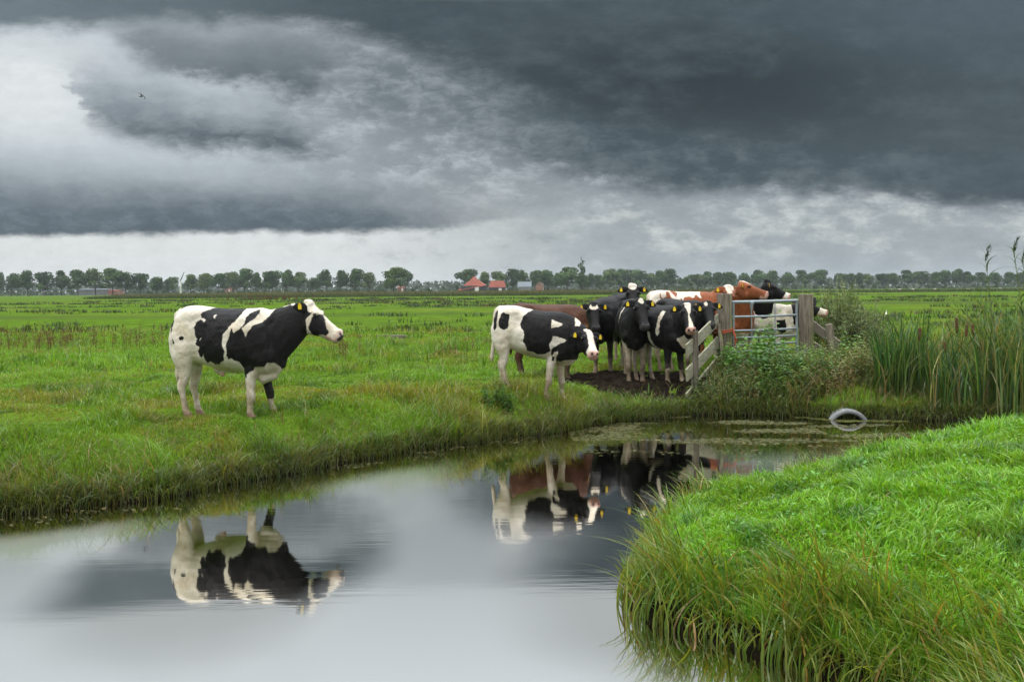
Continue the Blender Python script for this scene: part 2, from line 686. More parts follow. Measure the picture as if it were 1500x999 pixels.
def ground_fn(g, p):
    P = g.pos()
    x, y, z = g.sep(P)
    flat = g.xyz(x, y, 0.0)
    n1 = g.noise(flat, 0.09, 4, 0.6)
    n2 = g.noise(flat, 0.9, 5, 0.6)
    n3 = g.noise(flat, 14.0, 4, 0.7)
    c = g.mix((n2 * 0.7 + n3 * 0.4).smooth(0.35, 0.75), (0.032, 0.062, 0.009), (0.105, 0.19, 0.016))
    c = g.mix(n1.smooth(0.5, 0.7) * 0.7, c, (0.130, 0.140, 0.030))
    c = g.mix(g.noise(g.xyz(x * 0.012, y * 0.05, 2.0), 1.0, 5, 0.65).smooth(0.48, 0.62) * 0.75 * y.smooth(35, 70), c, (0.052, 0.075, 0.022))
    # bare soil at and under the water line, darkened for shade beneath the bank
    c = g.mix(z.smooth(0.24, 0.10), c, (0.014, 0.012, 0.007))
    setin(g, p, 'Base Color', c)
    setin(g, p, 'Normal', g.bump(n3, 0.8, 0.05))


M_ground = material('ground', ground_fn, 1.0, 0.0)
tag(link('ground', ground_me, M_ground, smooth=True), kind='structure')

# trampled mud in front of the herd
mx_, my_ = np.meshgrid(np.arange(0.3, 4.2, 0.035), np.arange(16.2, 21.2, 0.035))
MP = np.stack([mx_.ravel(), my_.ravel()], 1)


def mud_mask(P):
    c = ((P[:, 0] - 2.1) / 1.42) ** 2 + ((P[:, 1] - 18.1) / 1.65) ** 2
    return 1 - c + (fbm(P * 1.3, 3, 51) - .5) * 0.9


mk = mud_mask(MP)
mz = ground(MP)[0] + 0.012 + (fbm(MP * 6.0, 3, 61) - .35) * 0.13 * sstep(mk, 0, 0.3)
w_ = len(np.arange(0.3, 4.2, 0.035))
h_ = len(MP) // w_
ii = (np.arange(h_ - 1)[:, None] * w_ + np.arange(w_ - 1)[None, :]).ravel()
q = np.stack([ii, ii + 1, ii + w_ + 1, ii + w_], 1)
q = q[(mk[q] > 0).all(1)]
used, inv = np.unique(q, return_inverse=True)
mud_me = np_mesh('mud', np.column_stack([MP, mz])[used], inv.reshape(-1, 4), np.full(len(q), 4))


def mud_fn(g, p):
    n = g.noise(g.pos(), 9.0, 5, 0.65)
    setin(g, p, 'Base Color', g.mix(n.smooth(0.3, 0.7), (0.007, 0.0055, 0.0045), (0.024, 0.018, 0.013)))
    setin(g, p, 'Roughness', 0.9)
    setin(g, p, 'Normal', g.bump(g.noise(g.pos(), 30.0, 4, 0.6), 0.8, 0.03))


tag(link('mud', mud_me, material('mud', mud_fn, 0.9, 0.0), smooth=True), kind='structure')

# ------------------------------------------------------------------ water
def water_fn(g, p):
    P = g.pos()
    x, y, z = g.sep(P)
    # fine ripples running along the ditch, calmer close to the far bank
    rip = g.noise(g.xyz(x * 1.3, y * 9.0, 0.0), 1.0, 3, 0.55)
    rip2 = g.noise(g.xyz(x * 0.5, y * 1.6, 4.0), 1.0, 2, 0.5)
    wind = g.noise(g.xyz(x * 0.55, y * 0.4, 7.0), 1.0, 2, 0.5).smooth(0.42, 0.62)
    setin(g, p, 'Normal', g.bump(rip * (wind * 0.7 + 0.3) + rip2 * 0.8, 1.0, 0.0007))
    setin(g, p, 'Base Color', (0.030, 0.022, 0.012))
    p.inputs['Roughness'].default_value = 0.03
    p.inputs['IOR'].default_value = 1.33
    p.inputs['Specular IOR Level'].default_value = 0.5
    gl = g.t.nodes.new('ShaderNodeBsdfGlossy')
    gl.inputs['Roughness'].default_value = 0.03
    gl.inputs['Color'].default_value = (0.83, 0.80, 0.75, 1)
    g.t.links.new(p.inputs['Normal'].links[0].from_socket, gl.inputs['Normal'])
    mxs = g.t.nodes.new('ShaderNodeMixShader')
    lw = g.t.nodes.new('ShaderNodeLayerWeight')
    lw.inputs['Blend'].default_value = 0.5
    f = S(g.t, lw.outputs['Facing'])
    g.t.links.new((f.smooth(0.2, 0.75)).s, mxs.inputs[0])
    g.t.links.new(p.outputs[0], mxs.inputs[1])
    g.t.links.new(gl.outputs[0], mxs.inputs[2])
    # cat's-paws: where a breath of wind touches the water the surface is finely ruffled
    # and mirrors a wider part of the sky; sheltered lanes under the bank stay glassy
    ru = g.t.nodes.new('ShaderNodeBsdfGlossy')
    ru.inputs['Roughness'].default_value = 0.24
    ru.inputs['Color'].default_value = (0.95, 0.95, 0.95, 1)
    lane = g.noise(g.xyz(x * 0.6, y * 0.5, 2.0), 1.0, 3, 0.5) - 0.5
    c1 = (((x + y * 0.06 + 1.72) * 0.90).f('POWER', 2.0) + ((y - 8.3) * 0.40).f('POWER', 2.0)).f('SQRT') + lane * 0.35
    c2 = (((x - 0.85) * 0.62).f('POWER', 2.0) + ((y - 11.9) * 0.27).f('POWER', 2.0)).f('SQRT') + lane * 0.35
    calm = c1.min(c2).smooth(0.78, 1.25)
    open_ = (g.attr('far_shore', True) + lane * 0.8).smooth(0.55, 1.25) * (g.attr('near_shore', True) + lane * 0.5).smooth(0.25, 1.1)
    mx2 = g.t.nodes.new('ShaderNodeMixShader')
    g.t.links.new((calm * open_ * y.smooth(13.2, 10.8) * 0.72).s, mx2.inputs[0])
    g.t.links.new(mxs.outputs[0], mx2.inputs[1])
    g.t.links.new(ru.outputs[0], mx2.inputs[2])
    return mx2.outputs[0]


M_water = material('water', water_fn)
wx = np.concatenate([[-70, -40, -20], np.arange(-9, 9.01, .18), [14, 25, 60]])
wy = np.concatenate([[-40, -10], np.arange(2, 18.01, .18), [24]])
a_, b_ = np.meshgrid(wx, wy)
wi = (np.arange(len(wy) - 1)[:, None] * len(wx) + np.arange(len(wx) - 1)[None, :]).ravel()
WP = np.column_stack([a_.ravel(), b_.ravel()])
water_me = np_mesh('water', np.column_stack([WP, np.zeros(a_.size)]), np.stack([wi, wi + 1, wi + len(wx) + 1, wi + len(wx)], 1), np.full(len(wi), 4))
add_float(water_me, seg_dist(WP, FAR), 'far_shore')
add_float(water_me, seg_dist(WP, NEAR), 'near_shore')
tag(link('water', water_me, M_water), kind='structure')


# ------------------------------------------------------------------ grass blades
def blades(P, z, h, w, lean, segs=3, curl=0.5, dirs=None, seed=0, twist=None, face=None):
    """tapered bent blades as arrays. P (N,2), z (N,), h/w/lean (N,)  -> verts, loops, sizes, verts per blade"""
    r = np.random.default_rng(seed)
    N = len(P)
    a = r.uniform(0, 2 * np.pi, N) if dirs is None else dirs
    ld = np.stack([np.cos(a), np.sin(a)], 1)
    b = r.uniform(0, 2 * np.pi, N) if face is None else face
    wd = np.stack([np.cos(b), np.sin(b)], 1)
    vs = []
    for k in range(segs):
        t = k / segs
        off = lean * (t ** (1 + curl * 2))
        zz = z + h * (t - 0.35 * np.clip(lean / np.maximum(h, 1e-3), 0, 1.5) * t ** 2.5) - 0.02 * (k == 0)
        ww = w * (1 - t * t * 0.75) * (0.75 + 0.25 * min(1, t * 4))
        c = P + ld * off[:, None]
        vs.append(np.column_stack([c - wd * ww[:, None] / 2, zz]))
        vs.append(np.column_stack([c + wd * ww[:, None] / 2, zz]))
    off = lean
    tip = np.column_stack([P + ld * off[:, None], z + h * (1 - 0.35 * np.clip(lean / np.maximum(h, 1e-3), 0, 1.5))])
    vs.append(tip)
    V_ = np.stack(vs, 1)                     # N, nv, 3
    nv = V_.shape[1]
    loops, sizes = [], []
    base = (np.arange(N) * nv)[:, None]
    for k in range(segs - 1):
        loops.append(base + np.array([[2 * k, 2 * k + 1, 2 * k + 3, 2 * k + 2]]))
    loops.append(base + np.array([[2 * segs - 2, 2 * segs - 1, 2 * segs]]))
    L = np.concatenate(loops, 1).ravel()
    sz = np.tile(np.array([4] * (segs - 1) + [3]), N)
    return V_.reshape(-1, 3), L, sz, nv


class Veg:
    def __init__(self):
        self.V, self.L, self.S, self.C, self.n = [], [], [], [], 0

    def add(self, v, l, s, c):
        self.V.append(v)
        self.L.append(np.asarray(l) + self.n)
        self.S.append(s)
        self.C.append(c)
        self.n += len(v)

    def blades(self, P, z, h, w, lean, col, **kw):
        v, l, s, nv = blades(P, z, h, w, lean, **kw)
        self.add(v, l, s, np.repeat(col, nv, 0))

    def leaves(self, P, D, N, length, width, col, fold=0.0):
        """rhombic leaves from base P along D, with side vector from D x N"""
        D = D / np.linalg.norm(D, axis=1, keepdims=True)
        s = np.cross(D, N)
        s /= np.linalg.norm(s, axis=1, keepdims=True) + 1e-9
        L_ = length[:, None]
        W_ = width[:, None]
        v = np.stack([P, P + D * L_ * .4 + s * W_ / 2, P + D * L_, P + D * L_ * .4 - s * W_ / 2], 1)
        n = len(P)
        self.add(v.reshape(-1, 3), np.arange(n * 4), np.full(n, 4), np.repeat(col, 4, 0))

    def build(self, name, mat, parent=None):
        me = np_mesh(name, np.concatenate(self.V), np.concatenate(self.L), np.concatenate(self.S))
        add_col(me, np.concatenate(self.C))
        return link(name, me, mat, parent)


def vary(base, n, r, amp=0.25, hue=0.12):
    c = np.tile(np.asarray(base, float), (n, 1)) if np.ndim(base) == 1 else np.array(base, float)
    k = 1 + r.normal(0, amp, (n, 1))
    c = c * np.clip(k, 0.4, 1.9)
    c[:, 0] *= np.clip(1 + r.normal(0, hue, n), .5, 1.6)
    return np.clip(c, 0.003, 0.8)


M_grass = leafmat('grass_blade', 0.42, 0.34, 0.5)
M_leaf = leafmat('leaf', 0.3, 0.5, 0.35)

GREEN = np.array((0.135, 0.255, 0.016))
LUSH = np.array((0.175, 0.375, 0.026))
DEEP = np.array((0.036, 0.085, 0.012))
YELL = np.array((0.235, 0.265, 0.030))
STRAW = np.array((0.26, 0.20, 0.095))
RUST = np.array((0.115, 0.055, 0.024))
BLUEG = np.array((0.040, 0.085, 0.030))


def scatter(x0, x1, y0, y1, dens, r):
    n = int((x1 - x0) * (y1 - y0) * dens)
    return np.column_stack([r.uniform(x0, x1, n), r.uniform(y0, y1, n)])


def wedge(P, margin=0.6):
    """keep what can matter to a view from about the photograph's place"""
    return np.abs(P[:, 0]) < 0.56 * P[:, 1] + margin


def patchcol(P, z, r):
    n = len(P)
    a = fbm(P * 0.55, 3, 71)
    b = fbm(P * 0.21 + 9, 3, 72)
    e = fbm(P * 1.9 + 3, 2, 73)
    c = GREEN[None] * (1 - sstep(a, .5, .68))[:, None] + YELL[None] * .85 * sstep(a, .5, .68)[:, None]
    k = sstep(b, .52, .66)[:, None]
    c = c * (1 - k * .6) + LUSH[None] * .9 * k * .6
    k = sstep(e, .58, .72)[:, None]
    c = c * (1 - k * .6) + DEEP[None] * k * .6
    dry = r.random(n) < (0.025 + 0.10 * sstep(a, .52, .7))
    c[dry] = STRAW * r.uniform(.6, 1.1, (dry.sum(), 1))
    return vary(c, n, r, .22, .12)


# --- pasture, from the far shore to the horizon
pas = Veg()
for (y0, y1, dens, h0, h1, w0, segs) in ((9.0, 13.0, 1700, .035, .12, .0085, 3), (13.0, 19.0, 900, .04, .12, .011, 3),
                                         (19.0, 30.0, 260, .06, .16, .018, 2), (30.0, 55.0, 75, .06, .17, .034, 2),
                                         (55.0, 110.0, 17, .06, .2, .075, 2), (110.0, 280.0, 3.2, .08, .24, .19, 2)):
    r = np.random.default_rng(int(y0 * 10))
    P = scatter(-0.56 * y1 - .8, 0.56 * y1 + .8, y0, y1, dens, r)
    P = P[wedge(P)]
    z, dn, df, wat = ground(P)
    ok = (~wat) & (df < dn) & (df > 0.06)
    ok &= ~((mud_mask(P) > 0.02) & (r.random(len(P)) < .55 + 1.6 * mud_mask(P)))
    ok &= ~((P[:, 0] / P[:, 1] > .185) & (P[:, 1] < 18.6) & (P[:, 1] > 15) & (r.random(len(P)) < .75))
    ok &= ~((np.abs(P[:, 0] - 4.8) < .9) & (np.abs(P[:, 1] - 20) < 1.6) & (r.random(len(P)) < .5))
    P, z, df = P[ok], z[ok], df[ok]
    n = len(P)
    tuft = fbm(P * 1.3, 3, 81)
    h = r.uniform(h0, h1, n) * (0.45 + 1.5 * sstep(tuft, .45, .75)) * (0.7 + .8 * sstep(fbm(P * 3.5, 2, 84), .45, .75))
    if y0 > 25:
        h *= 0.8 + 1.2 * sstep(fbm(P * np.array([.03, .12]), 3, 82), .5, .65)
    w = r.uniform(.7, 1.3, n) * w0
    c = patchcol(P, z, r)
    if y0 > 25:
        k = sstep(fbm(P * np.array([.03, .12]), 3, 82), .48, .62)[:, None] * .75
        c = c * (1 - k) + vary(np.array((.050, .075, .020)), n, r, .25, .2) * k
    pas.blades(P, z, h, w, h * r.uniform(.2, 1.1, n), c, segs=segs, seed=int(y0))
tag(pas.build('pasture_grass', M_grass), 'short bright green pasture grass running from the ditch to the horizon', 'grass', kind='stuff')

# --- rough fringe along the far shore
fr = Veg()
r = np.random.default_rng(5)
P = scatter(-7, 7.5, 8.6, 18.5, 1100, r)
P = P[wedge(P)]
z, dn, df, wat = ground(P)
ok = (~wat) & (df < dn) & (df < 0.95) & ~((mud_mask(P) > 0) & (r.random(len(P)) < .8)) & ((P[:, 0] / P[:, 1] < .185) | (r.random(len(P)) < .3)) & (r.random(len(P)) < sstep(df, 1.0, .15) * .8 + .06)
P, z, df = P[ok], z[ok], df[ok]
n = len(P)
clump = fbm(P * 1.1 + 5, 3, 91)
h = r.uniform(.12, .34, n) * (.45 + 1.2 * sstep(clump, .4, .65)) * (1 - .45 * sstep(P[:, 1], 14.5, 16.5))
c = patchcol(P, z, r)
kd = sstep(fbm(P * .9 + 31, 3, 92), .45, .62)[:, None] * .75
c = c * (1 - kd) + vary(np.array((.14, .15, .03)), n, r, .25, .15) * kd
dry = r.random(n) < .05 + .22 * sstep(fbm(P * .8 + 11, 3, 93), .5, .68)
c[dry] = vary(np.array((.20, .145, .075)), dry.sum(), r, .3, .1)
fr.blades(P, z, h, r.uniform(.006, .011, n), h * r.uniform(.3, 1.2, n), c, segs=4, seed=6)
# overhang: blades that bend over the waterline
P = scatter(-6.5, 7.5, 8.6, 18.0, 2300, r)
P = P[wedge(P)]
z, dn, df, wat = ground(P)
ok = (df < dn) & (df < np.where(wat, .05, .17))
P, z = P[ok], np.maximum(z[ok], 0.0)
n = len(P)
h = r.uniform(.10, .30, n) * (.55 + .8 * fbm(P * 2.2, 2, 95))
fr.blades(P, z, h, r.uniform(.006, .012, n), h * r.uniform(.4, 1.6, n), vary(np.array((.085, .11, .022)), n, r, .35, .2), segs=4, seed=8)
tag(fr.build('shore_grass', M_grass), 'rough yellowing grass hanging over the far shore of the ditch', 'grass', kind='stuff')

# --- lush lawn on the near bank
ln = Veg()
for (y0, y1, dens, w0) in ((3.6, 6.5, 5200, .0062), (6.5, 9.5, 3600, .0075), (9.5, 15.5, 2000, .010)):
    r = np.random.default_rng(int(y0 * 100))
    P = scatter(.7, 0.56 * y1 + 1, y0, y1, dens, r)
    P = P[wedge(P, .5)]
    z, dn, df, wat = ground(P)
    ok = (~wat) & (dn < df) & (dn > .08)
    P, z, dn = P[ok], z[ok], dn[ok]
    n = len(P)
    t = fbm(P * 1.6, 3, 101)
    h = r.uniform(.04, .15, n) * (.42 + .72 * sstep(t, .38, .7)) * (.75 + .7 * sstep(fbm(P * 5.0, 2, 106), .45, .75))
    a = fbm(P * .7, 2, 103)[:, None]
    c = LUSH[None] * (1 - .4 * sstep(a, .5, .7)) + np.array((.15, .25, .02))[None] * .4 * sstep(a, .5, .7)
    e = sstep(fbm(P * 3.1 + 7, 2, 104), .55, .75)[:, None]
    c = c * (1 - e * .65) + np.array((.05, .15, .035))[None] * e * .65
    c = vary(c, n, r, .2, .12)
    dry = r.random(n) < .012
    c[dry] = STRAW * .8
    # blades lie over in drifts
    ang = fbm(P * 1.4 + 2, 2, 105) * 9 + r.normal(0, 1.5, n)
    ln.blades(P, z, h, r.uniform(.9, 2.3, n) * w0, h * r.uniform(.15, 1.4, n), c, segs=4, seed=int(y0), dirs=ang)
tag(ln.build('bank_grass', M_grass), 'lush glossy bright green grass on the near bank', 'grass', kind='stuff')

# --- long sedge at the edge of the near bank
sg = Veg()
r = np.random.default_rng(15)
P = scatter(.5, 4.6, 4.0, 13.0, 1500, r)
z, dn, df, wat = ground(P)
yk = np.clip((7.6 - P[:, 1]) / 2.5, 0, 1)
wid = .26 + .66 * yk                                     # wide tussocky skirt near the camera, thin towards the back
edge = sstep(dn, wid, wid * .35)
ok = ((~wat) | (dn < .09)) & (dn < df) & (r.random(len(P)) < edge * (.42 + .6 * yk))
P, z, dn, yk = P[ok], np.maximum(z[ok], -.02), dn[ok], yk[ok]
n = len(P)
cl = fbm(P * 1.7 + 3, 3, 111)
h = r.uniform(.22, .50, n) * (.5 + .75 * sstep(cl, .35, .68)) * (.62 + .38 * yk)
# away from the lawn, over the water
ax = np.array([[.02, 0], [0, .02]])
gxn = (ground(P + ax[0], False)[1] - ground(P - ax[0], False)[1])
gyn = (ground(P + ax[1], False)[1] - ground(P - ax[1], False)[1])
out = np.arctan2(-gyn, -gxn)
ang = out + r.normal(0, .95, n)
c = np.where((r.random(n) < .55)[:, None], np.array((.115, .205, .024)), np.array((.20, .245, .035)))
k = (r.random(n) < .10)
c[k] = np.array((.27, .21, .06))
c = vary(c, n, r, .25, .12)
sg.blades(P, z, h * 1.12, r.uniform(.007, .0155, n), h * r.uniform(.25, 1.15, n), c, segs=6, curl=.45, dirs=ang, seed=16)
tag(sg.build('bank_sedge', M_grass), 'long yellow-green sedge drooping over the edge of the near bank', 'grass', kind='stuff')
# ------------------------------------------------------------------ cattle
def coat_fn(dark, white=(0.67, 0.63, 0.55)):
    def fn(g, p):
        o = g.obj()
        s = g.attr('coat', True)
        n = g.noise(o, 26.0, 4, 0.65) - 0.5
        fac = (s + n * 0.030).smooth(-0.006, 0.006)
        nz = g.noise(o, 3.0, 4, 0.6)
        stain = g.noise(o, 5.0, 6, 0.7)
        nh = g.noise(g.xyz(*[v * k for v, k in zip(g.sep(o), (40.0, 40.0, 14.0))]), 1.6, 3, 0.6)
        wcol = g.mix(nz.smooth(0.35, 0.75), white, tuple(a * b for a, b in zip(white, (0.90, 0.84, 0.72))))
        wcol = g.mix((stain * (g.attr('splash', True) * 0.8 + 0.62)).smooth(0.29, 0.54) * 0.72, wcol, (0.33, 0.25, 0.155))
        dcol = g.mix((nz * 0.6 + nh * 0.5).smooth(0.4, 0.75), dark, tuple(min(1, c * 1.9 + .002) for c in dark))
        c = g.mix(fac, wcol, dcol)
        c = g.mix(g.attr('skin', True).smooth(0.2, 0.8), c, (0.56, 0.33, 0.27))
        c = g.mix(g.attr('slate', True).smooth(0.2, 0.8), c, (0.055, 0.053, 0.055))
        c = g.mix(g.attr('hoof', True).smooth(0.3, 0.7), c, (0.26, 0.17, 0.12))
        # dried mud splashed on the shanks
        mudf = (g.attr('splash', True) * (g.noise(o, 9.0, 5, 0.7) * 1.6 + 0.05)).smooth(0.30, 0.75)
        c = g.mix(mudf * 0.75, c, (0.095, 0.068, 0.046))
        setin(g, p, 'Base Color', c)
        setin(g, p, 'Roughness', 0.52)
        p.inputs['Specular IOR Level'].default_value = 0.15
        setin(g, p, 'Normal', g.bump(nh + nz * 0.9, 0.85, 0.014))
    return fn


M_black = material('black_white_coat', coat_fn((0.0055, 0.0052, 0.0056)), 0.6, 0.3)
M_red = material('red_white_coat', coat_fn((0.165, 0.052, 0.020)), 0.6, 0.3)
M_brown = material('dark_brown_coat', coat_fn((0.052, 0.021, 0.011)), 0.6, 0.3)
M_eye = material('eye', lambda g, p: setin(g, p, 'Base Color', (0.01, 0.007, 0.006)), 0.08, 0.6)
M_tag = plain('yellow_tag', (0.75, 0.55, 0.01), (0.62, 0.43, 0.01), 9, 0.45, 0.0, 0.4)


def ring(c, u, a, v, b, n=22, e=2.0):
    """superellipse ring"""
    t = np.linspace(0, 2 * np.pi, n, endpoint=False)
    ct, st = np.cos(t), np.sin(t)
    ct = np.sign(ct) * np.abs(ct) ** (2 / e)
    st = np.sign(st) * np.abs(st) ** (2 / e)
    return np.asarray(c)[None] + np.outer(ct * a, u) + np.outer(st * b, v)


class Skin:
    def __init__(self):
        self.v, self.f, self.n = [], [], 0

    def loft(self, rings):
        n = len(rings[0])
        k = len(rings)
        vs = np.concatenate(rings + [rings[0].mean(0)[None], rings[-1].mean(0)[None]])
        f = []
        for i in range(k - 1):
            for j in range(n):
                j2 = (j + 1) % n
                f.append((i * n + j, i * n + j2, (i + 1) * n + j2, (i + 1) * n + j))
        a, b = k * n, k * n + 1
        for j in range(n):
            j2 = (j + 1) % n
            f.append((a, j2, j))
            f.append((b, (k - 1) * n + j, (k - 1) * n + j2))
        self.v.append(vs)
        self.f += [tuple(i + self.n for i in q) for q in f]
        self.n += len(vs)

    def chain(self, pts, ra, rb, u=None, n=14):
        """limb through pts; ra = half size along u-ish (fore-aft), rb = half size sideways"""
        pts = [np.asarray(p, float) for p in pts]
        rings = []
        for i, p in enumerate(pts):
            t = pts[min(i + 1, len(pts) - 1)] - pts[max(i - 1, 0)]
            t /= np.linalg.norm(t)
            uu = np.asarray(u if u is not None else (1, 0, 0), float)
            uu = uu - t * (uu @ t)
            uu /= np.linalg.norm(uu)
            w = np.cross(t, uu)
            rings.append(ring(p, uu, ra[i], w, rb[i], n))
        self.loft(rings)

    def ball(self, c, r, n=12):
        c = np.asarray(c, float)
        r = np.asarray(r if hasattr(r, '__len__') else (r, r, r), float)
        rings = []
        for k in range(1, 8):
            a = math.pi * k / 8
            rings.append(ring(c + np.array([0, 0, -math.cos(a) * r[2]]), np.array([1., 0, 0]), math.sin(a) * r[0], np.array([0, 1., 0]), math.sin(a) * r[1], n))
        self.loft(rings)


BODY = [  # x, top, bottom, half width, exponent
    (0.005, 1.27, 0.93, 0.10, 2.2), (0.06, 1.365, 0.82, 0.18, 2.4), (0.16, 1.405, 0.74, 0.235, 2.5), (0.27, 1.412, 0.69, 0.262, 2.5),
    (0.38, 1.40, 0.66, 0.275, 2.3), (0.50, 1.385, 0.625, 0.295, 2.2), (0.64, 1.372, 0.59, 0.325, 2.1), (0.78, 1.368, 0.575, 0.335, 2.1),
    (0.90, 1.372, 0.572, 0.325, 2.1), (1.02, 1.378, 0.56, 0.295, 2.1), (1.13, 1.375, 0.535, 0.262, 2.1), (1.24, 1.35, 0.53, 0.225, 2.1),
    (1.34, 1.31, 0.57, 0.175, 2.0), (1.42, 1.26, 0.66, 0.11, 2.0)]

HEAD = [  # along the face, half width, top offset (above forehead line), depth below it
    (-0.05, 0.075, -0.045, 0.20), (0.0, 0.098, 0.0, 0.29), (0.07, 0.112, 0.012, 0.335), (0.14, 0.120, 0.008, 0.345), (0.20, 0.116, 0.0, 0.325),
    (0.27, 0.098, -0.004, 0.272), (0.34, 0.080, -0.004, 0.222), (0.41, 0.071, 0.0, 0.190), (0.47, 0.073, 0.004, 0.176),
    (0.515, 0.076, 0.002, 0.165), (0.545, 0.066, -0.012, 0.145), (0.562, 0.045, -0.03, 0.118)]


def unit(v):
    v = np.asarray(v, float)
    return v / np.linalg.norm(v)


def sd_ell(p2, c, r):
    """signed distance-ish to an ellipse (positive inside)"""
    q = (p2 - np.asarray(c)) / np.asarray(r)
    return (1 - np.sqrt((q * q).sum(1))) * min(r)


def cow(name, label, loc, yaw, sc, mat, poll, face, pattern, legs=None, roll=0.0, tuft=False, ears=0.0, tags=(1, 1), group=None, ear_back=0.05, hs=1.0, dew=0.0,
        nose='slate', pitch=0.0, splash=0.4, thin=1.0, voxel=0.0135, seed=1, sheath=False, neck_lift=0.0, tail_dx=0.0):
    """local frame: x towards the head, y to the animal's left, z up, origin under the rump; unit size = a 1.41 m high animal"""
    legs = legs or {}
    cy_, sy_ = math.cos(yaw), math.sin(yaw)

    def g_at(x, y):
        return (gz(loc[0] + sc * (x * cy_ - y * sy_), loc[1] + sc * (x * sy_ + y * cy_)) - loc[2]) / sc - 0.035 + x * math.tan(pitch)
    K = Skin()
    K.loft([ring((x, 0, (t + b) / 2), np.array([0, 1., 0]), w * thin, np.array([0, 0, 1.]), (t - b) / 2, 26, e) for x, t, b, w, e in BODY])
    # hip and shoulder bones, withers
    for s in (-1, 1):
        K.ball((0.29, s * 0.15 * thin, 1.25), (0.20, 0.095, 0.14))
        K.ball((1.14, s * 0.185 * thin, 0.93), (0.17, 0.09, 0.30))
        K.ball((1.27, s * 0.14 * thin, 0.80), (0.10, 0.085, 0.12))
    P = np.asarray(poll, float)
    f = unit(face)
    up = np.array([0, 0, 1.0])
    nrm = unit(up - f * (up @ f)) if abs(f[2]) < 0.97 else np.array([1.0, 0, 0])
    sd = np.cross(nrm, f)                                         # the animal's left when looking along f
    if roll:
        nrm, sd = nrm * math.cos(roll) + sd * math.sin(roll), sd * math.cos(roll) - nrm * math.sin(roll)
    # neck
    A = np.array([1.20, 0, 0.985])
    E = P - nrm * 0.185 + f * 0.03
    Md = np.array([1.45, 0, 1.04 + neck_lift])
    Md = (A + E) / 2 * 0.35 + np.array([min(1.47, max(E[0] - .12, 1.30)), E[1] * .35, (A[2] * .55 + E[2] * .45)]) * 0.65 + np.array([0, 0, neck_lift])
    rings = []
    for k in range(9):
        t = k / 8
        c = A * (1 - t) ** 2 + Md * 2 * t * (1 - t) + E * t * t
        tg = unit((Md - A) * 2 * (1 - t) + (E - Md) * 2 * t + 1e-6)
        side = np.array([0, 1.0, 0]) * (1 - t) + sd * t
        side = unit(side - tg * (side @ tg))
        upn = np.cross(tg, side)
        if upn[2] < 0 and abs(tg[2]) < .9:
            upn = -upn
        hh = 0.37 * (1 - t) ** 1.1 + 0.20 * (1 - (1 - t) ** 1.1)
        ww = (0.205 * (1 - t) + 0.105 * t) * (thin * .5 + .5)
        rings.append(ring(c, side, ww, upn, hh, 22, 2.0))
    K.loft(rings)
    # dewlap
    K.chain([(1.20, 0, 0.60), (1.30, 0, 0.60), (1.37, 0, 0.68), tuple(np.array([1.40, 0, .80]) * .6 + (Md - up * .22) * .4)], [.10, .085, .08, .06], [.075, .055, .045, .04], u=(0, 0, 1))
    if dew:
        K.chain([(1.06, 0, .60), (1.16, 0, .575 - dew * .4), (1.25, 0, .60 - dew * .28), (1.35, 0, .70)], [.07, .09, .09, .07], [.10, .085, .07, .05], u=(0, 0, 1))
    # head
    K.loft([ring(P + f * u * hs + nrm * (top - dep / 2) * hs, sd, w * hs * (1.10 if u < .45 else 1.16), nrm, dep / 2 * hs, 22, 2.5 if u > .1 else 2.2) for u, w, top, dep in HEAD])
    for s in (-1, 1):
        K.ball(P + f * 0.15 + sd * s * 0.098 - nrm * 0.035, (0.045, 0.045, 0.04))        # brow
        K.ball(P + f * 0.17 + sd * s * 0.075 - nrm * 0.22, (0.09, 0.05, 0.09))           # cheek
        K.ball(P + f * 0.505 + sd * s * 0.042 - nrm * 0.02, (0.042, 0.036, 0.036))       # nostril pad
    K.ball(P + f * 0.46 - nrm * 0.155, (0.07, 0.055, 0.04))                              # lower lip
    if tuft:
        for k in range(7):
            a = k * 0.9
            K.ball(P + nrm * (-0.022 + .008 * (k % 3)) + f * (0.01 - 0.016 * (k % 4)) + sd * 0.05 * math.cos(a), 0.042)
    else:
        K.ball(P + f * 0.0 - nrm * 0.035, (0.06, 0.08, 0.038))
    # ears
    ear_info = []
    for s in (-1, 1):
        base = P + f * 0.035 + sd * s * 0.085 - nrm * 0.055
        d = unit(sd * s * 0.93 - f * ear_back + up * (-0.16 + ears) - nrm * 0.18)
        flat = unit(up * 0.9 - f * .15 - d * ((up * 0.9 - f * .15) @ d))
        thn = np.cross(d, flat)
        pr = []
        for t, w in ((0, .030), (.12, .045), (.32, .062), (.55, .062), (.78, .044), (.95, .018), (1.0, .008)):
            pr.append(ring(base + d * 0.225 * t - up * 0.02 * t * t, flat, w * 1.12, thn, 0.0165 if t < .9 else .010, 12))
        K.loft(pr)
        ear_info.append((s, base + d * 0.135, d, flat, thn))
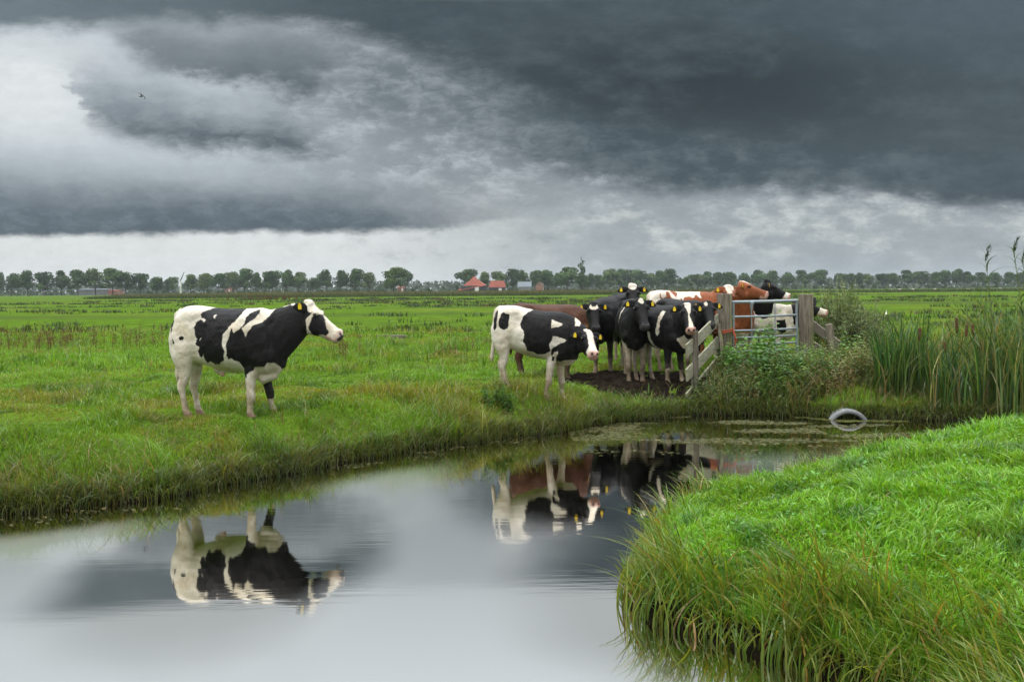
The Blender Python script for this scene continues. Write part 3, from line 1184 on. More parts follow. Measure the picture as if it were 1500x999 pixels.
    # legs: rear then front; offsets move the foot fore-aft
    for key, y0, rear in (('rl', .165, 1), ('rr', -.165, 1), ('fl', .145, 0), ('fr', -.145, 0)):
        dxf, dyf = legs.get(key, (0, 0))
        sgn = 1 if y0 > 0 else -1
        if rear:
            prof = [(.20, 1.30, .05, .03), (.19, 1.26, .12, .07), (.175, 1.17, .172, .10), (.165, .98, .205, .115), (.150, .82, .172, .108), (.155, .68, .118, .085), (.168, .575, .082, .060), (.158, .48, .066, .048),
                    (.130, .415, .064, .047), (.124, .37, .052, .044), (.140, .30, .038, .034), (.158, .20, .0355, .033), (.172, .125, .043, .040), (.184, .085, .041, .041),
                    (.205, .05, .052, .050), (.215, .0, .062, .054)]
        else:
            prof = [(1.13, 1.02, .17, .07), (1.12, .86, .165, .095), (1.075, .72, .125, .09), (1.05, .60, .092, .075), (1.04, .48, .068, .058), (1.042, .37, .055, .050),
                    (1.05, .30, .058, .056), (1.048, .255, .052, .051), (1.038, .20, .038, .036), (1.036, .14, .036, .035), (1.040, .10, .045, .043), (1.048, .075, .043, .043),
                    (1.066, .045, .052, .051), (1.076, .0, .062, .055)]
        zf = g_at(prof[-1][0] + dxf, y0 + dyf)
        pts, ra, rb = [], [], []
        for x, z, a, b in prof:
            t = np.clip((0.95 - z) / 0.95, 0, 1)
            tz = np.clip((0.6 - z) / 0.6, 0, 1)
            inward = -sgn * .02 * (1 - t) - sgn * .025 * t
            pts.append((x + dxf * t, y0 * thin + inward + dyf * t, z + zf * tz))
            ra.append(a)
            rb.append(b)
        pts.append((pts[-1][0], pts[-1][1], pts[-1][2] - .004))
        K.chain(pts, ra + [ra[-1] * .9], rb + [rb[-1] * .9], u=(1, 0, 0), n=16)
    # tail
    tx = tail_dx
    K.chain([(.12, 0, 1.355), (.06, 0, 1.35), (-.005, 0, 1.30), (-.022 + tx * .2, 0, 1.20), (-.012 + tx * .5, 0, .98), (.0 + tx * .8, 0, .78), (.01 + tx, 0, .66), (.01 + tx, 0, .52), (.01 + tx, 0, .43)],
            [.035, .034, .028, .022, .02, .02, .034, .036, .012], [.04, .036, .03, .022, .02, .02, .034, .036, .012], u=(0, 1, 0))
    if sheath:
        K.chain([(.52, 0, .62), (.58, 0, .575), (.61, 0, .535), (.62, 0, .515)], [.06, .045, .03, .02], [.05, .035, .028, .018], u=(1, 0, 0))
        K.chain([(.50, 0, .62), (.75, 0, .585), (.95, 0, .585)], [.05, .03, .03], [.04, .03, .03], u=(0, 0, 1))
    me0 = bpy.data.meshes.new('tmp')
    me0.from_pydata(np.concatenate(K.v).tolist(), [], K.f)
    bm = bmesh.new()
    bm.from_mesh(me0)
    bmesh.ops.recalc_face_normals(bm, faces=bm.faces)
    bm.to_mesh(me0)
    bm.free()
    tmp = bpy.data.objects.new('tmp', me0)
    COL.objects.link(tmp)
    rm = tmp.modifiers.new('r', 'REMESH')
    rm.mode = 'VOXEL'
    rm.voxel_size = voxel
    rm.adaptivity = 0
    sm = tmp.modifiers.new('s', 'SMOOTH')
    sm.factor = 0.5
    sm.iterations = 7
    dg = bpy.context.evaluated_depsgraph_get()
    dg.update()
    me = bpy.data.meshes.new_from_object(tmp.evaluated_get(dg))
    bpy.data.objects.remove(tmp)
    me.name = name
    n = len(me.vertices)
    co = np.empty(n * 3, np.float32)
    me.vertices.foreach_get('co', co)
    co = co.reshape(-1, 3).astype(float)
    isN = np.linalg.norm(co - P, axis=1) < .45
    # flank hollow, groove behind the shoulder, rib and muscle unevenness
    body = np.clip((1.45 - co[:, 0]) / .15, 0, 1) * np.clip((co[:, 2] - .55) / .15, 0, 1)
    hol = .036 * np.exp(-((co[:, 0] - .44) / .085) ** 2 - ((co[:, 2] - 1.16) / .13) ** 2)
    hol += .022 * np.exp(-((co[:, 0] - .97) / .05) ** 2 - ((co[:, 2] - .92) / .26) ** 2)
    hol += .020 * np.exp(-((co[:, 0] - .34) / .05) ** 2 - ((co[:, 2] - .80) / .16) ** 2)
    hol -= .010 * np.exp(-((co[:, 0] - .30) / .07) ** 2 - ((co[:, 2] - 1.30) / .05) ** 2)
    hol -= .014 * np.exp(-((co[:, 0] - .70) / .16) ** 2 - ((co[:, 2] - .80) / .16) ** 2)
    hol += (fbm(co[:, [0, 2]] * 7 + seed, 3, 5) - .5) * .034
    hol += np.sin(co[:, 0] * 52 + co[:, 2] * 9) * .0042 * np.exp(-((co[:, 0] - .74) / .16) ** 2 - ((co[:, 2] - 1.02) / .22) ** 2)
    co[:, 1] -= np.sign(co[:, 1]) * hol * body * np.clip(np.abs(co[:, 1]) / .12, 0, 1)
    nk = np.clip((co[:, 0] - 1.15) / .1, 0, 1) * np.clip((1.62 - co[:, 0]) / .1, 0, 1) * np.clip((co[:, 2] - .6) / .2, 0, 1)
    co[:, 1] -= np.sign(co[:, 1]) * np.sin((co[:, 0] * .85 - co[:, 2] * .5) * 58 + fbm(co[:, [0, 2]] * 4, 2, 8) * 6) * .0038 * nk * (~isN)
    dent = (fbm(co[:, [0, 1]] * 5 + seed, 2, 6) - .5) * .02
    co[:, 2] += dent * np.clip((co[:, 2] - 1.1) / .2, 0, 1) * np.clip((1.3 - co[:, 0]) / .2, 0, 1)
    me.vertices.foreach_set('co', co.astype(np.float32).ravel())
    rel = co - P
    H = np.column_stack([rel @ f, rel @ sd, rel @ nrm])           # head coordinates
    isH = (H[:, 0] > -.10) & (np.abs(H[:, 1]) < .30) & (H[:, 2] > -.36) & (H[:, 2] < .12) & (H[:, 0] < .62)
    # pattern with ragged edges
    jit = np.column_stack([fbm(co[:, [0, 2]] * 14 + seed, 3, seed) - .5, fbm(co[:, [0, 2]] * 14 + 50, 3, seed + 1) - .5]) * .035
    W = co.copy()
    W[:, 0] += jit[:, 0]
    W[:, 2] += jit[:, 1]
    Hj = H.copy()
    Hj[:, 0] += jit[:, 0] * .7
    Hj[:, 1] += jit[:, 1] * .7
    coat = pattern(W, Hj, isH)
    add_float(me, np.clip(coat, -.08, .08), 'coat')
    mz = np.clip((H[:, 0] - .485) / .03, 0, 1) * isH * (H[:, 2] > -.12)
    lip = np.clip((H[:, 0] - .40) / .05, 0, 1) * isH * np.clip((-H[:, 2] - .10) / .03, 0, 1)
    nst = np.zeros(n)
    for s in (-1, 1):
        nst = np.maximum(nst, np.clip(1.3 - np.linalg.norm((H - np.array([.545, s * .045, -.02])) / np.array([.025, .02, .02]), axis=1), 0, 1))
    earm = np.zeros(n)
    skin = np.zeros(n)
    slate = np.zeros(n)
    if nose == 'tip':
        slate = np.clip((H[:, 0] - .535 * hs) / .02, 0, 1) * isH * (H[:, 2] > -.10)
        skin = np.maximum(mz * .5, lip * .6)
    elif nose == 'slate':
        slate = mz
        skin = lip * .35
    else:
        skin = np.maximum(mz, lip * .9)
    slate = np.maximum(slate, nst * 2)
    if sheath:
        skin = np.maximum(skin, np.clip(1.4 - np.linalg.norm((co - np.array([.62, 0, .53])) / np.array([.06, .05, .05]), axis=1), 0, 1))
    gl = np.zeros(n)
    low = co[:, 2] < .25
    gl[low] = ground(np.column_stack([loc[0] + sc * (co[low, 0] * cy_ - co[low, 1] * sy_), loc[1] + sc * (co[low, 0] * sy_ + co[low, 1] * cy_)]))[0]
    hz = np.where(low, co[:, 2] - co[:, 0] * math.tan(pitch) + (loc[2] - gl) / sc, 1.0)
    add_float(me, np.clip((.075 - hz) / .03, 0, 1), 'hoof')
    add_float(me, skin, 'skin')
    add_float(me, slate, 'slate')
    add_float(me, np.clip((.80 - co[:, 2]) / .6, 0, 1) * splash, 'splash')
    o = link(name, me, mat, None, True)
    o.location = loc
    o.rotation_euler = (0, pitch, yaw)
    o.scale = (sc, sc, sc)
    tag(o, label, 'cow' if 'bull' not in name else 'bull', group or None)
    for s in (-1, 1):
        b = MB()
        c = P + f * 0.165 + sd * s * 0.131 - nrm * 0.042
        bmt = bmesh.new()
        bmesh.ops.create_uvsphere(bmt, u_segments=12, v_segments=8, radius=0.023)
        b.add([v.co + Vector(c) for v in bmt.verts], [[v.index for v in q.verts] for q in bmt.faces])
        bmt.free()
        b.build('eye', M_eye, o, True)
    for (s, c, d, fl, th), want in zip(ear_info, tags):
        if not want:
            continue
        b = MB()
        # the tag hangs on the front of the ear: a small body under a round button
        front = th if th @ f > 0 else -th
        rot = Matrix((Vector(d), Vector(np.cross(front, d)), Vector(front))).transposed()
        cc = c + front * 0.026 - np.cross(front, d) * 0
        dn_ = unit(np.array([0, 0, -1.0]) - front * (front @ np.array([0, 0, -1.0])))
        rot = Matrix((Vector(np.cross(dn_, front)), Vector(dn_), Vector(front))).transposed()
        b.box(c + front * .024 + dn_ * .014, (.048, .054, .005), rot, .0022)
        b.box(c + front * .023 - dn_ * .020, (.026, .030, .005), rot, .0022)
        b.tube([c + front * .020 - dn_ * .022, c + front * .031 - dn_ * .022], .009, 10)
        b.build('ear_tag', M_tag, o)
    return o


def polyset(polys, co2):
    s = np.full(len(co2), -1.0)
    for p in polys:
        s = np.maximum(s, poly_sdf(co2, p))
    return s


# --- the bull on its own, seen from its right side
def cvt(px, x0, z0, k):
    return [((x - x0) / k, (z0 - y) / k) for x, y in px]


A_POLY = [cvt(p, 100, 874, 552) for p in (
    [(322, 155), (335, 138), (390, 106), (460, 110), (510, 118), (560, 100), (632, 100), (625, 150), (600, 190), (560, 235), (520, 290), (508, 320), (515, 370), (528, 410), (520, 460), (470, 500),
     (430, 500), (400, 480), (365, 495), (355, 470), (365, 420), (345, 455), (325, 440), (318, 400), (330, 375), (312, 370), (300, 350), (318, 320), (300, 290), (292, 245), (305, 205), (335, 195),
     (360, 212), (372, 196), (335, 180)],
    [(830, 110), (960, 100), (1045, 100), (1062, 150), (1068, 240), (1062, 300), (1070, 350), (1060, 400), (1010, 410), (930, 455), (915, 510), (890, 535), (865, 530), (845, 490), (800, 485), (780, 510),
     (715, 515), (700, 545), (660, 560), (640, 550), (610, 480), (560, 450), (540, 410), (540, 360), (560, 300), (575, 245), (598, 282), (640, 238), (650, 262), (665, 312), (712, 230), (775, 212), (810, 165)],
    [(646, 240), (655, 170), (700, 130), (738, 128), (742, 150), (725, 178), (690, 205), (660, 236)],
    [(108, 290), (104, 200), (128, 182), (130, 230), (120, 280)], [(130, 360), (128, 315), (142, 330), (145, 362)], [(112, 145), (150, 103), (168, 108), (130, 138)],
    [(178, 312), (200, 300), (220, 310), (215, 328), (190, 332)],
    [(545, 430), (565, 425), (572, 455), (552, 466)], [(625, 540), (645, 520), (660, 555), (655, 590), (640, 585)], [(610, 660), (622, 660), (620, 700), (610, 700)],
    [(1105, 180), (1150, 160), (1190, 200), (1215, 280), (1202, 306), (1148, 300), (1150, 350), (1130, 368), (1115, 330), (1085, 270), (1080, 240), (1105, 215)])]
A_HOLE = [cvt([(432, 165), (440, 150), (446, 165), (438, 190)], 100, 874, 552), cvt([(338, 325), (352, 308), (356, 314), (342, 330)], 100, 874, 552)]


def pat_A(co, H, isH):
    c2 = co[:, [0, 2]]
    s = polyset(A_POLY, c2)
    s = np.minimum(s, -polyset(A_HOLE, c2))
    # far fore leg: black forearm
    far = (co[:, 1] > 0.02) & (co[:, 0] > .95) & (co[:, 2] < .66)
    s = np.where(far, np.minimum(.50 - co[:, 2], co[:, 2] - .225) * 1.0, s)
    s = np.where(far & (co[:, 2] >= .50), .03, s)
    # ears are black
    ear = (H[:, 0] > -.12) & (H[:, 0] < .12) & (np.abs(H[:, 1]) > .115) & (H[:, 2] > -.2) & (H[:, 2] < .06)
    s = np.where(ear, .05, s)
    # tuft white
    s = np.where(isH & (H[:, 2] > -.02) & (H[:, 0] < .08) & (np.abs(H[:, 1]) < .1), -.05, s)
    return s


def place(px, Y, xl, yaw, sc, dz=0.0):
    """rump position so that local x = xl on the axis stands at image column px and depth Y"""
    X = x_at(px, Y, 560)
    x, y = X - xl * math.cos(yaw) * sc, Y - xl * math.sin(yaw) * sc
    return (x, y, gz(x + .65 * math.cos(yaw) * sc, y + .65 * math.sin(yaw) * sc) + dz)


def place_poll(px, py, Y, yaw, sc, pxy, body=.65, pitch=0.0):
    """stand the animal so that its poll (local x, y = pxy) is seen at (px, py) at depth Y; returns rump position and the poll in its frame"""
    w = at_depth(px, py, Y)
    c, s_ = math.cos(yaw), math.sin(yaw)
    x, y = w.x - sc * (pxy[0] * c - pxy[1] * s_), Y - sc * (pxy[0] * s_ + pxy[1] * c)
    z = gz(x + body * c * sc, y + body * s_ * sc)
    return (x, y, z), (pxy[0], pxy[1], (w.z - z) / sc + pxy[0] * math.tan(pitch))


yawA = R(-8)
locA, PA = place_poll(456, 444, 12.75, yawA, 1.0, (1.775, 0))
cow('young_bull', 'black and white young bull standing alone side-on by the ditch', locA, yawA, 1.0, M_black, PA, (0.735, -0.02, -0.68), pat_A,
    legs={'fl': (.19, 0), 'fr': (-.03, 0), 'rr': (.0, 0), 'rl': (.04, 0)}, tuft=True, ears=.0, ear_back=.8, hs=1.04, dew=.2, nose='tip', splash=.55, seed=3, sheath=True, voxel=0.0115)

# --- the calf-sized heifer in front of the herd
B_POLY = [cvt(p, 88, 905, 455) for p in (
    [(298, 400), (310, 330), (395, 262), (520, 250), (600, 262), (690, 296), (705, 375), (660, 430), (600, 465), (590, 490), (605, 440), (615, 360), (575, 350), (530, 335), (530, 410), (550, 430), (555, 480),
     (530, 520), (545, 560), (520, 580), (505, 595), (450, 605), (400, 590), (365, 580), (360, 545), (335, 520), (335, 450), (320, 425)],
    [(545, 560), (600, 515), (640, 490), (690, 440), (720, 415), (800, 410), (900, 420), (900, 600), (810, 640), (790, 660), (745, 640), (720, 620), (660, 625), (620, 650), (590, 645), (592, 600), (598, 565), (572, 580), (552, 615)],
    [(132, 385), (145, 335), (175, 320), (205, 330), (218, 375), (212, 430), (185, 452), (155, 445), (137, 420)],
    [(730, 700), (728, 440), (742, 300), (755, 200), (1080, 200), (1080, 720)], [(95, 440), (90, 330), (105, 310), (120, 340), (120, 440), (108, 460)], [(558, 610), (575, 605), (575, 640), (560, 640)])]


def blaze(H, w0, w1, u0=-.2, u1=.7, mid=None):
    """white strip down the face; positive = white"""
    t = np.clip(H[:, 0] / .5, 0, 1)
    hw = w0 * (1 - t) + w1 * t
    if mid is not None:
        hw = np.where(t < .5, w0 + (mid - w0) * t * 2, mid + (w1 - mid) * (t - .5) * 2)
    s = hw - np.abs(H[:, 1])
    s = np.minimum(s, np.minimum(H[:, 0] - u0, u1 - H[:, 0]))
    return np.where(H[:, 2] > -.11, s, -.1)


def pat_B(co, H, isH):
    s = polyset(B_POLY, co[:, [0, 2]])
    hd = np.maximum(blaze(H, .062, .075, mid=.05), H[:, 0] - .38)
    s = np.where(isH & (H[:, 0] > -.05), np.where(H[:, 0] < .6, -hd, s), s)
    s = np.where((H[:, 0] > -.12) & (H[:, 0] < .12) & (np.abs(H[:, 1]) > .115) & (H[:, 2] > -.2) & (H[:, 2] < .06), .05, s)
    return s


def dirl(yaw, wx, wy, wz):
    """world direction to the animal's frame"""
    c, s_ = math.cos(-yaw), math.sin(-yaw)
    return (wx * c - wy * s_, wx * s_ + wy * c, wz)


GRP = 'cattle crowding at the gate'
size = 0.92
yawB = R(-9)
locB, top = place_poll(852, 483, 15.3, yawB, size, (1.58, -.20), .2, R(6))
cow('cow', 'black and white heifer side-on with lowered white-blazed face and pink nose', locB, yawB, .92, M_black, top, dirl(yawB, .20, -.76, -.62), pat_B,
    legs={'fl': (.21, 0), 'fr': (-.06, 0), 'rr': (.16, 0), 'rl': (.03, 0)}, nose='pink', pitch=R(6), ears=.02, splash=.6, seed=11, group=GRP, voxel=.0125)


def make_pat(features, socks=None, belly=None):
    """black all over; features: functions -> white signed distance"""
    def pat(co, H, isH):
        wsd = np.full(len(co), -.2)
        for fn in features:
            wsd = np.maximum(wsd, fn(co, H, isH))
        if socks:
            rear, front = socks
            lim = np.where(co[:, 0] < .62, rear, front)
            wsd = np.maximum(wsd, lim - co[:, 2] + (fbm(co[:, :2] * 9, 2, 4) - .5) * .05)
        if belly:
            wsd = np.maximum(wsd, np.where((co[:, 0] > belly[0]) & (co[:, 0] < belly[1]), belly[2] - co[:, 2], -.2))
        return -wsd
    return pat


def F_spot(u, v, ru, rv):
    return lambda co, H, isH: np.where(isH & (H[:, 2] > -.1), sd_ell(H[:, :2], (u, v), (ru, rv)), -.2)


def F_crescent(u, r):
    def fn(co, H, isH):
        a = sd_ell(H[:, :2], (u, 0), (r, r * 1.1))
        b = sd_ell(H[:, :2], (u - r * .75, 0), (r * .95, r * .75))
        return np.where(isH & (H[:, 2] > -.1), np.minimum(a, -b), -.2)
    return fn


def F_blaze(w0, w1, mid=None, u1=.7):
    return lambda co, H, isH: np.where(isH, blaze(H, w0, w1, mid=mid, u1=u1), -.2)


def F_poly(px, side=None):
    def fn(co, H, isH):
        s = poly_sdf(co[:, [0, 2]], px)
        if side:
            s = np.where(co[:, 1] * side > 0.0, s, -.2)
        return np.where(isH, -.2, s)
    return fn


def F_muzzle(u):
    return lambda co, H, isH: np.where(isH, H[:, 0] - u, -.2)


# --- dark brown one grazing behind the heifer
size = 0.9
yawC = R(4)
locC = place(752, 18.3, .06, yawC, .90)
cow('cow', 'dark brown cow standing side-on behind the pale-rumped heifer', locC, yawC, .96, M_brown, (1.47, .0, .97), (.12, -.1, -.98),
    make_pat([], None), legs={'rl': (.10, 0), 'fl': (.06, 0)}, splash=.8, seed=21, group=GRP, voxel=.015)

# --- D: white crescent on the forehead
size = 1.02
yawD = R(-112)
locD, top = place_poll(869.5, 443, 19.0, yawD, size, (1.69, .02))
cow('cow', 'black cow facing the camera with a white crescent on its forehead', locD, yawD, 1.02, M_black, top, dirl(yawD, .05, -.52, -.85),
    make_pat([F_crescent(.085, .07)], (.40, .24)), legs={'fl': (.0, .02), 'fr': (.06, -.02), 'rl': (.1, 0)}, splash=.9, seed=31, group=GRP, voxel=.014)

# --- E: small white star, black muzzle, white fore shanks
size = 1.02
yawE = R(-94)
locE, top = place_poll(938.5, 437.5, 17.6, yawE, size, (1.70, .06))
cow('cow', 'black cow with small white star and white forelegs in front of the herd', locE, yawE, 1.02, M_black, top, dirl(yawE, .10, -.52, -.85),
    make_pat([F_spot(.05, 0, .055, .045), F_poly([(1.08, 1.30), (1.13, 1.30), (1.02, .98), (.98, .98)], -1), F_poly([(.10, .2), (.5, .2), (.5, .75), (.2, .8)])], (.45, .50), (.3, 1.15, .66)),
    legs={'fl': (-.02, .0), 'fr': (.03, .0), 'rl': (.12, 0)}, splash=.9, seed=41, group=GRP, voxel=.013)

# --- F: head with a white top raised behind the others
size = 1.03
yawF = R(-88)
locF, top = place_poll(927, 418.5, 20.2, yawF, size, (1.60, 0))
cow('cow', 'black cow with a bushy white poll looking over the others', locF, yawF, 1.03, M_black, top, dirl(yawF, -.02, -.60, -.78),
    make_pat([F_spot(.0, 0, .10, .085)], (.4, .4)), tuft=True, ears=.12, splash=.9, seed=51, group=GRP, voxel=.015)

# --- G: blaze that runs into a pink nose, white stripe at the shoulder
size = 0.98
yawG = R(-58)
locG, top = place_poll(1007, 444.5, 17.15, yawG, size, (1.65, -.20))
cow('cow', 'black cow with a white diamond blaze and pink nose beside the board fence', locG, yawG, .98, M_black, top, dirl(yawG, .02, -.60, -.80),
    make_pat([F_blaze(.062, .045, mid=.011), F_poly([(.99, 1.27), (1.08, 1.27), (.99, .92), (.94, .84), (.92, .9)]), F_poly([(.72, .9), (.78, .92), (.80, .66), (.9, .58), (.4, .57), (.5, .7), (.72, .62)]),
              F_poly([(-.1, 1.45), (.30, 1.45), (.22, 1.0), (.24, .7), (-.1, .8)]),
              F_poly([(1.36, .80), (1.50, .86), (1.46, .66), (1.36, .62)])], (.62, .25)),
    legs={'fl': (.10, 0), 'fr': (-.02, 0), 'rl': (.12, 0)}, nose='pink', splash=.7, seed=61, group=GRP, voxel=.013)

# --- H: black one pressed against the post
size = 0.98
yawH = R(-62)
locH, top = place_poll(1037, 441, 18.75, yawH, size, (1.62, -.08))
cow('cow', 'black cow half hidden between the blazed cow and the wooden gate post', locH, yawH, .98, M_black, top, dirl(yawH, .02, -.60, -.80),
    make_pat([F_spot(.07, -.05, .05, .03)], (.42, .40)), splash=.8, seed=71, group=GRP, voxel=.015)

# --- I: red and white
def pat_I(co, H, isH):
    # roan back: red flecks that grow together towards the shoulder
    q = co[:, [0, 2]] * np.array([6.5, 3.2]) + np.column_stack([co[:, 2] * 2.0, co[:, 1] * 2.5])
    s = (fbm(q, 4, 137) - .665 + .22 * sstep(co[:, 0], .15, 1.15)) * .35
    s = np.maximum(s, poly_sdf(co[:, [0, 2]], [(1.18, 1.6), (1.5, 1.7), (1.75, 1.5), (1.6, 1.0), (1.3, .8), (1.1, 1.0)]))
    s = np.where(co[:, 0] < .22, -.05, s)
    w = blaze(H, .085, .085, mid=.07)
    w = np.maximum(w, H[:, 0] - .40)
    return np.where(isH & (np.abs(H[:, 1]) < .13), -w, np.where((H[:, 0] > -.12) & (H[:, 0] < .14) & (np.abs(H[:, 1]) >= .10) & (H[:, 2] > -.3) & (H[:, 2] < .06), .05, s))


size = 1.05
yawI = R(-14)
locI, top = place_poll(1068, 417.5, 20.9, yawI, size, (1.60, -.25))
cow('cow', 'red and white spotted cow with a wide white face beside the gate post', locI, yawI, 1.05, M_red, top, dirl(yawI, .10, -.60, -.79), pat_I,
    nose='pink', splash=.5, seed=81, group=GRP, voxel=.015)

# --- J: red-brown head over the gate
size = 1.0
yawJ = R(-80)
locJ, top = place_poll(1088, 411.5, 19.95, yawJ, size, (1.56, -.12))
cow('cow', 'red-brown cow with a white forehead stretching its head over the gate', locJ, yawJ, 1.0, M_red, top, dirl(yawJ, .82, -.25, -.40),
    make_pat([F_spot(.06, 0, .14, .045), F_poly([(.85, .72), (1.0, .78), (1.2, .62), (1.1, .2), (.85, .2)])], (.5, .66)), nose='pink', ears=.12, splash=.4, seed=91, group=GRP, voxel=.0135, neck_lift=-.05)

# --- K: black head with a white muzzle
size = 0.98
yawK = R(-72)
locK, top = place_poll(1125, 411.5, 20.5, yawK, size, (1.60, .02))
cow('cow', 'black cow with a white muzzle behind the gate next to the red-brown one', locK, yawK, .98, M_black, top, dirl(yawK, .80, -.12, -.52),
    make_pat([F_muzzle(.43)], (.5, .66)), nose='pink', ears=.10, tags=(1, 1), splash=.4, seed=101, group=GRP, voxel=.0135, tuft=True)

# --- L: white one whose nose shows past the right-hand post
L_POLY = [[(1.02, 1.0), (1.22, 1.02), (1.24, .74), (1.12, .68), (1.02, .76)], [(1.36, 1.4), (1.55, 1.4), (1.55, .8), (1.40, .9)]]


def pat_L(co, H, isH):
    s = polyset(L_POLY, co[:, [0, 2]])
    return np.where(isH, .34 - H[:, 0], s)


size = 0.86
yawL = R(-12)
locL, top = place_poll(1181, 441.5, 20.6, yawL, size, (1.70, -.06))
cow('cow', 'white cow behind the gate with its pale nose showing past the post', locL, yawL, .86, M_black, top, dirl(yawL, .86, -.1, -.40), pat_L,
    nose='pink', splash=.3, seed=111, group=GRP, voxel=.0135)
# ------------------------------------------------------------------ gate, posts and board fences
M_wood = plain('weathered_wood', (0.085, 0.075, 0.06), (0.20, 0.175, 0.14), 7.0, 0.85, 0.5, 0.15, (1, 1, 0.16))


def wood_fn(g, p):
    o = g.obj()
    x, y, z = g.sep(o)
    n = g.noise(g.xyz(x * 9, y * 9, z * 1.1), 3.0, 5, 0.65)
    c = g.mix(n.smooth(0.3, 0.7), (0.10, 0.085, 0.066), (0.25, 0.215, 0.17))
    # green algae in patches and streaks
    a = g.noise(g.xyz(x * 5, y * 5, z * 0.7), 1.6, 4, 0.6)
    c = g.mix((a * 1.0 + x * 1.2).smooth(0.50, 0.68) * 0.75, c, (0.19, 0.21, 0.085))
    crack = g.noise(g.xyz(x * 30, y * 30, z * 0.8), 2.0, 3, 0.5).smooth(0.62, 0.70)
    c = g.mix(crack * 0.7, c, (0.06, 0.045, 0.03))
    setin(g, p, 'Base Color', c)
    setin(g, p, 'Normal', g.bump(n - crack * 0.5, 0.6, 0.012))


M_post = material('post_wood', wood_fn, 0.85, 0.15)


def board_fn(g, p):
    o = g.obj()
    x, y, z = g.sep(o)
    n = g.noise(g.xyz(x * 1.2, y * 1.2, z * 14), 3.0, 5, 0.65)
    c = g.mix(n.smooth(0.3, 0.7), (0.20, 0.19, 0.14), (0.38, 0.36, 0.27))
    a = g.noise(g.xyz(x * 2.5, y * 2.5, z * 3), 2.0, 4, 0.6)
    c = g.mix(a.smooth(0.48, 0.66) * 0.6, c, (0.24, 0.26, 0.13))
    setin(g, p, 'Base Color', c)
    setin(g, p, 'Normal', g.bump(n, 0.5, 0.01))


M_board = material('board_wood', board_fn, 0.85, 0.15)
M_steel = plain('galvanised_steel', (0.20, 0.235, 0.26), (0.30, 0.335, 0.36), 12.0, 0.5, 0.1, 0.5, metallic=0.3)
M_rope = plain('orange_twine', (0.42, 0.09, 0.03), (0.26, 0.06, 0.03), 40.0, 0.9, 0.4)
M_dark = plain('black_plastic', (0.02, 0.022, 0.022), (0.045, 0.047, 0.045), 9.0, 0.5, 0.1)

GY0, GY1 = 19.1, 19.75                         # depth of the two gate posts
PL = at_depth(1060.5, 430, GY0)                # top of the left post
PR = at_depth(1180.5, 431, GY1)
zl, zr = gz(PL.x, GY0), gz(PR.x, GY1)


def gate_post(base, top, w, label, tilt):
    root = empty('gate_post', base, R(18))
    tag(root, label, 'gate post', 'wooden gate posts')
    h = top - base[2]
    b = MB()
    b.box((0, 0, h / 2 - .12), (w, w * .92, h + .24), Matrix.Rotation(tilt, 3, 'Y'), 0.014)
    b.build('shaft', M_post, root)
    return root


pl_o = gate_post((PL.x, GY0, zl), PL.z, .222, 'thick square wooden post wound with orange twine at the gate', R(.8))
pr_o = gate_post((PR.x, GY1, zr), PR.z, .212, 'thick square wooden post carrying a small black box', R(.4))
b = MB()
b.box((.133, -.05, PR.z - zr - .14), (.055, .12, .16), None, .012)
b.box((.166, -.05, PR.z - zr - .14), (.012, .085, .12), None, .004)
b.build('box', M_dark, pr_o)

# twine: three loose turns round the post and a hanging end
b = MB()
for k, (zz, rr, ph) in enumerate(((.82, .21, .0), (.845, .215, .5), (.79, .212, 1.1))):
    pts = []
    for j in range(33):
        a = j / 32 * 2 * math.pi
        c4, s4 = math.cos(a), math.sin(a)
        q = .138 / max(abs(math.cos(a - R(18))), abs(math.sin(a - R(18))))       # hugs the square shaft
        q = min(q, .178)
        pts.append((q * c4, q * s4, zz + .035 * math.sin(a + ph) - .02))
    b.tube(pts, .011, 6)
b.tube([(.15, -.11, .80), (.175, -.14, .70), (.165, -.15, .58), (.17, -.16, .46)], .014, 6)
b.tube([(.14, -.12, .80), (.145, -.16, .72), (.19, -.17, .62), (.155, -.17, .52)], .012, 6)
tw = b.build('twine', M_rope, None, True)
tw.location = (PL.x, GY0, zl)
tag(tw, 'orange twine wound round the thick gate post with a loose end', 'twine')

# the gate: tubular rails between two stiles with thin uprights
ga = Vector((PL.x + .145, GY0 + .02, 0))
gb = Vector((at_depth(1168.5, 440, GY1).x, GY1 + .02, 0))
gd = (gb - ga)
gd_n = gd.normalized()
gmid_z = (zl + zr) / 2
rt = empty('farm_gate', (ga.x, ga.y, gmid_z))
tag(rt, 'galvanised tubular farm gate hung between two thick wooden posts', 'gate')
L = gd.length
ang = math.atan2(gd.y, gd.x)
rt.rotation_euler = (0, 0, ang)
topz = EYE + ray(1100, 442.3)[1] * 19.35 - gmid_z
for k, (dz, rad) in enumerate(((0, .030), (-.275, .023), (-.535, .021), (-.665, .019), (-.80, .019), (-.93, .019))):
    b = MB()
    b.tube([(0, 0, topz + dz), (L * .5, .0, topz + dz + (.004 if k == 0 else -.003)), (L, 0, topz + dz + .012)], rad, 12)
    b.build('rail', M_steel, rt, True)
for x in (.035, L - .02):
    b = MB()
    b.tube([(x, -.002, topz - 1.02), (x, -.002, topz + .02)], .027, 12)
    b.build('stile', M_steel, rt, True)
for x in (L * .29, L * .645):
    b = MB()
    b.box((x, -.012, topz - .47), (.022, .010, .98), None, .002)
    b.build('upright', M_steel, rt)
b = MB()
b.box((L * .29, -.01, topz - .02), (.075, .075, .06), None, .012)
b.tube([(L * .29, -.01, topz - .05), (L * .29, -.01, topz - .17)], [.034, .014], 10)
b.build('clamp', M_steel, rt, True)
b = MB()
